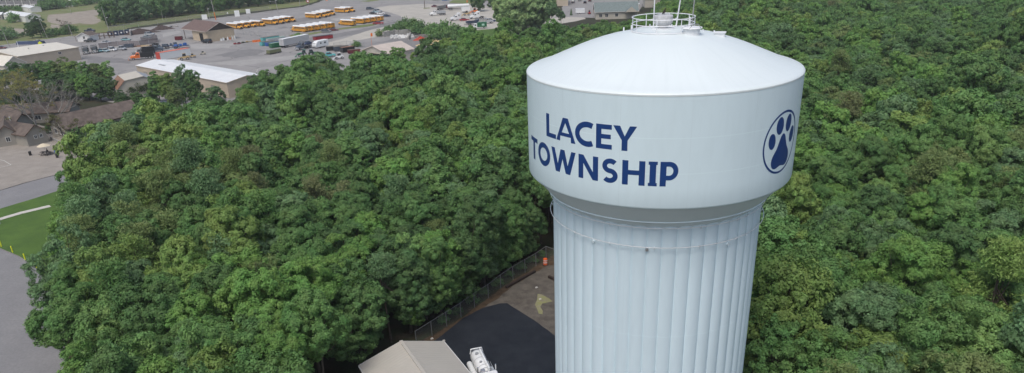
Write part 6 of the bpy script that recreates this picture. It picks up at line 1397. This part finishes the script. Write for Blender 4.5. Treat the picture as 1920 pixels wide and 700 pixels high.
def body(seat, hands=(.35, .9)):
    z = .45 if seat else .93; J = [((0, 0, z), (.15, .12), None)]
    J += [((0, 0, z+.22), (.13, .10), 0), ((.02, 0, z+.46), (.16, .10), 1), ((.03, 0, z+.56), .06, 2), ((.05, 0, z+.68), (.085, .09), 3), ((.05, 0, z+.78), (.075, .08), 4)]
    for s in (-1, 1):
        k = len(J)
        if seat: J += [((.05, s*.1, z-.01), .09, 0), ((.45, s*.12, z+.02), .07, k), ((.46, s*.12, .1), .05, k+1), ((.60, s*.12, .05), .04, k+2)]
        else: J += [((0, s*.1, z-.08), .085, 0), ((.02, s*.11, .48), .06, k), ((0, s*.12, .1), .045, k+1), ((.13, s*.12, .05), .04, k+2)]
        k = len(J); J += [((.02, s*.19, z+.47), .055, 2), ((.08, s*.24, z+.22), .042, k), ((hands[0], s*.16, z+hands[1]-.75), .032, k+1), ((hands[0]+.09, s*.14, z+hands[1]-.75), .035, k+2)]
    return J
pp = G(87, 291); ca, sa = math.cos(R(-6)), math.sin(R(-6))
def loc_(x, y): return (pp.x+x*ca-y*sa, pp.y+x*sa+y*ca, 0)
person('person in black sitting at the picnic table under the umbrella', loc_(-.1, .82), -96, body(True, (.38, .95)), (.012, .012, .014)); person('person in brown standing behind the right end of the picnic table', loc_(1.0, 1.7), -110, body(False, (.28, .80)), (.13, .09, .07))
# block walls and piles of the material bays
def blocks(label, pts, h, wd=.7):
    t = thing('block_wall', label, 'wall', (0, 0, 0), 0); b = MB()
    for a, c in zip(pts[:-1], pts[1:]):
        d = c-a; L = d.length; n_ = max(1, int(L/1.8)); an = math.atan2(d.y, d.x)
        for lv in range(int(h/.75)):
            for k in range(n_):
                q = a.lerp(c, (k+.5+.0*(lv % 2))/n_); jx = random.uniform(-.05, .05); b.box((q.x+jx, q.y+jx, .37+lv*.76), (L/n_-.06, wd, .73), an+random.uniform(-.02, .02))
    b.build('blocks', M_conc, t); return t
blocks('grey concrete block wall holding the white rubble, left part', g_((718.5, 69.8), (740, 66.5), (771, 64)), 2.3); blocks('concrete block wall between white rubble and red pile', g_((771, 66), (766, 75)), 1.6); blocks('concrete block wall behind the red and sand piles', g_((778, 73), (800, 70.5), (826, 75)), 1.6); blocks('low concrete blocks beside the grey pile at the right', g_((845, 84), (880, 82)), .8)
def pile(name, label, px, py, rx, ry, h, mt, seed, ang=0, rub=0):
    rg = np.random.default_rng(seed); b = MB(); N = 22; M_ = 9; vs = []; fs = []
    for j in range(M_):
        q = j/(M_-1)
        for i in range(N):
            a = 2*math.pi*i/N; nz = 1+.13*math.sin(3*a+seed)+.09*math.sin(7*a+seed*2)+.05*rg.normal(); z = h*(1-q)**1.05*(1+.12*rg.normal()*(q > 0)); vs.append((rx*q*nz*math.cos(a), ry*q*nz*math.sin(a), z if j < M_-1 else -.05))
    for j in range(M_-1):
        for i in range(N): fs.append((j*N+i, (j+1)*N+i, (j+1)*N+(i+1) % N, j*N+(i+1) % N))
    b.add(vs, fs)
    for k in range(rub): b.box((rg.uniform(-rx, rx)*.9, rg.uniform(-ry, ry)*.9, rg.uniform(.2, h*.7)), tuple(rg.uniform(.5, 1.4, 3)), rg.uniform(0, 3), (.8, .7))
    o = b.build(name, mt, smooth=rub == 0); p = G(px, py); o.location = p; o.rotation_euler[2] = R(ang); tag(o, label, 'pile'); return o
M_mulch = mat('dark_mulch', (.065, .045, .04), .95, .35, 1.5, bump=.8); M_redm = mat('red_mulch', (.42, .07, .04), .95, .2, 2, bump=.6); M_sandp = mat('yellow_sand', (.62, .48, .24), .95, .15, 1, bump=.3); M_sandt = mat('tan_sand', (.52, .40, .25), .95, .15, 1, bump=.3); M_grp = mat('grey_aggregate', (.20, .205, .21), .95, .3, 2, bump=.5); M_rub = mat('white_rubble', (.62, .62, .60), .9, .15, 2)
pile('mulch_pile', 'long dark mulch heap right of the blue bins', 262, 63, 9, 5, 2.6, M_mulch, 1, 25); pile('mulch_pile', 'smaller dark mulch heap farther right along the fence', 303, 55.5, 6.5, 4.2, 2.4, M_mulch, 2, 25)
blocks('concrete bay wall right of the smaller mulch heap', g_((312, 55), (322, 51), (334, 51)), .8); blocks('pale concrete block between blue bins and mulch heap', g_((245, 67.5), (246.5, 63)), 2.3)
pile('rubble_pile', 'pile of white rubble in the first material bay', 754, 70.5, 5.5, 3.4, 1.2, M_rub, 3, 10, 34); pile('mulch_pile', 'bright red mulch pile in the second material bay', 788, 75, 3.4, 2.6, 1.5, M_redm, 4, 30); pile('sand_pile', 'bright yellow sand pile right of the red mulch', 811, 79, 4.8, 3.0, 1.2, M_sandp, 5, 30); pile('sand_pile', 'low pale sand spread at the foot of the yellow sand pile', 797, 84.5, 5, 2.6, .7, M_sandp, 8, 30)
pile('sand_pile', 'tan sand pile below the large bushy shrub', 846, 84, 6.0, 3.0, 1.7, M_sandt, 6, 20); pile('gravel_pile', 'grey gravel pile at the right end of the material bays', 868, 89, 7.5, 3.8, 2.2, M_grp, 7, 15)
# barriers and white stuff by the garage wall
C0_, C2_ = G(391, 79.5), G(441, 72.5)
for i in range(7):
    q = C0_.lerp(C2_, .42+.085*i); d = (C2_-C0_).normalized(); b = MB(); h_ = (1.0, 1.3, .9, 1.5, 1.1, 1.7, 1.6)[i]; b.box((0, 0, h_/2), (1.0, .5, h_), 0, (.7, .35)); o = b.build('barrier', [M_white, M_white, M_dark, M_white, pt('orange'), M_white, M_white][i]); o.location = (q.x+d.y*1.3, q.y-d.x*1.3, 0); o.rotation_euler = (0, 0, R(35+i*17)); tag(o, '%s upright barrier, %s from left along the garage side wall' % (['white', 'white', 'black', 'white', 'orange', 'white', 'white'][i], ordw(i+1)), 'barrier', 'barriers stacked along the garage wall')
for i in range(6):
    q = G(477+i*2.4, 79.6-.25*i); b = MB(); b.box((0, 0, .5), (1.6, .5, 1.0), 0, (.9, .4)); b.box((0, 0, .05), (1.7, .7, .1)); o = b.build('barrier', pt('orange')); o.location = q; o.rotation_euler = (0, 0, R(20+12*(i % 3))); tag(o, 'orange plastic barrier, %s from left in the cluster left of the skips' % ordw(i+1), 'barrier', 'orange barriers left of the skips')
for i in range(4):
    q = G(445+i*7.5, 83.2-i*1.3); b = MB(); b.box((0, 0, .3), (3.4, .6, .25)); b.box((-1.2, 0, .5), (.8, .8, .5)); b.cyl((1.2, -.3, .25), (1.2, .3, .25), .25, n=8); o = b.build('attachment', [pt('red'), M_dark, pt('olive'), pt('tan')][i]); o.location = q; o.rotation_euler = (0, 0, R(50)); tag(o, '%s machine attachment on the asphalt, %s from left between garage and skips' % (['red', 'black', 'olive', 'tan'][i], ordw(i+1)), 'attachment')
b = MB(); b.lathe([(.35, 0), (.28, .1), (.05, 1.3)], n=12); o = b.build('traffic_cone', pt('orange')); o.location = G(876, 4.5); o.scale = (1.6,)*3; tag(o, 'orange cone on the grass at the top of the lorry park', 'cone')
b = MB(); b.path([(0, 0, 0), (0, 0, 7.6)], .06); b.box((.35, 0, 7.1), (.7, .05, 1.3)); o = b.build('flag', pt('orange')); o.location = (G(699, 100, 0)); tag(o, 'orange flag on a pole at the ridge of the tan shed', 'flag')
# blue tarp covered stacks behind the beige warehouse
b = MB(); b.box((0, 0, .7), (14, 3, 1.4), 0, (.97, .8)); o = b.build('tarp_stack', pt('darkblue')); o.location = G(58, 83); o.rotation_euler[2] = R(-8); tag(o, 'long stack under dark blue tarp behind the beige warehouse', 'stack')
b = MB(); b.box((0, 0, .5), (1.5, 1, 1)); b.cyl((0, 0, 1), (0, 0, 1.4), .3, n=8); o = b.build('drum_stack', M_yel); o.location = G(76, 83.5); tag(o, 'small yellow drum stack at the end of the blue tarp', 'drum')
for i in range(5):
    q = G(252+i*8, 88.5-i*.5); b = MB(); b.box((0, 0, .3), (2.6-.3*i, 1.0, .6), .3*i, (.8, .7)); o = b.build('material_heap', [M_wood, M_rust, pt('tan'), M_sandt, M_wood][i]); o.location = q; tag(o, '%s material heap along the screened fence, %s from left' % (['brown', 'rusty', 'tan', 'sandy', 'brown'][i], ordw(i+1)), 'heap')
hz = MB(); hz.box((-60, 650, 28), (3400, 1560, 62)); ho = hz.build('haze', bpy.data.materials.new('haze')); tag(ho, kind='stuff')
hm = ho.data.materials[0]; hm.use_nodes = True; hn = hm.node_tree.nodes; hn.remove(hn['Principled BSDF']); pv = hn.new('ShaderNodeVolumePrincipled'); pv.inputs['Density'].default_value = .00022; pv.inputs['Color'].default_value = (.93, .96, 1, 1); pv.inputs['Anisotropy'].default_value = .2
hm.node_tree.links.new(pv.outputs[0], hn['Material Output'].inputs['Volume'])
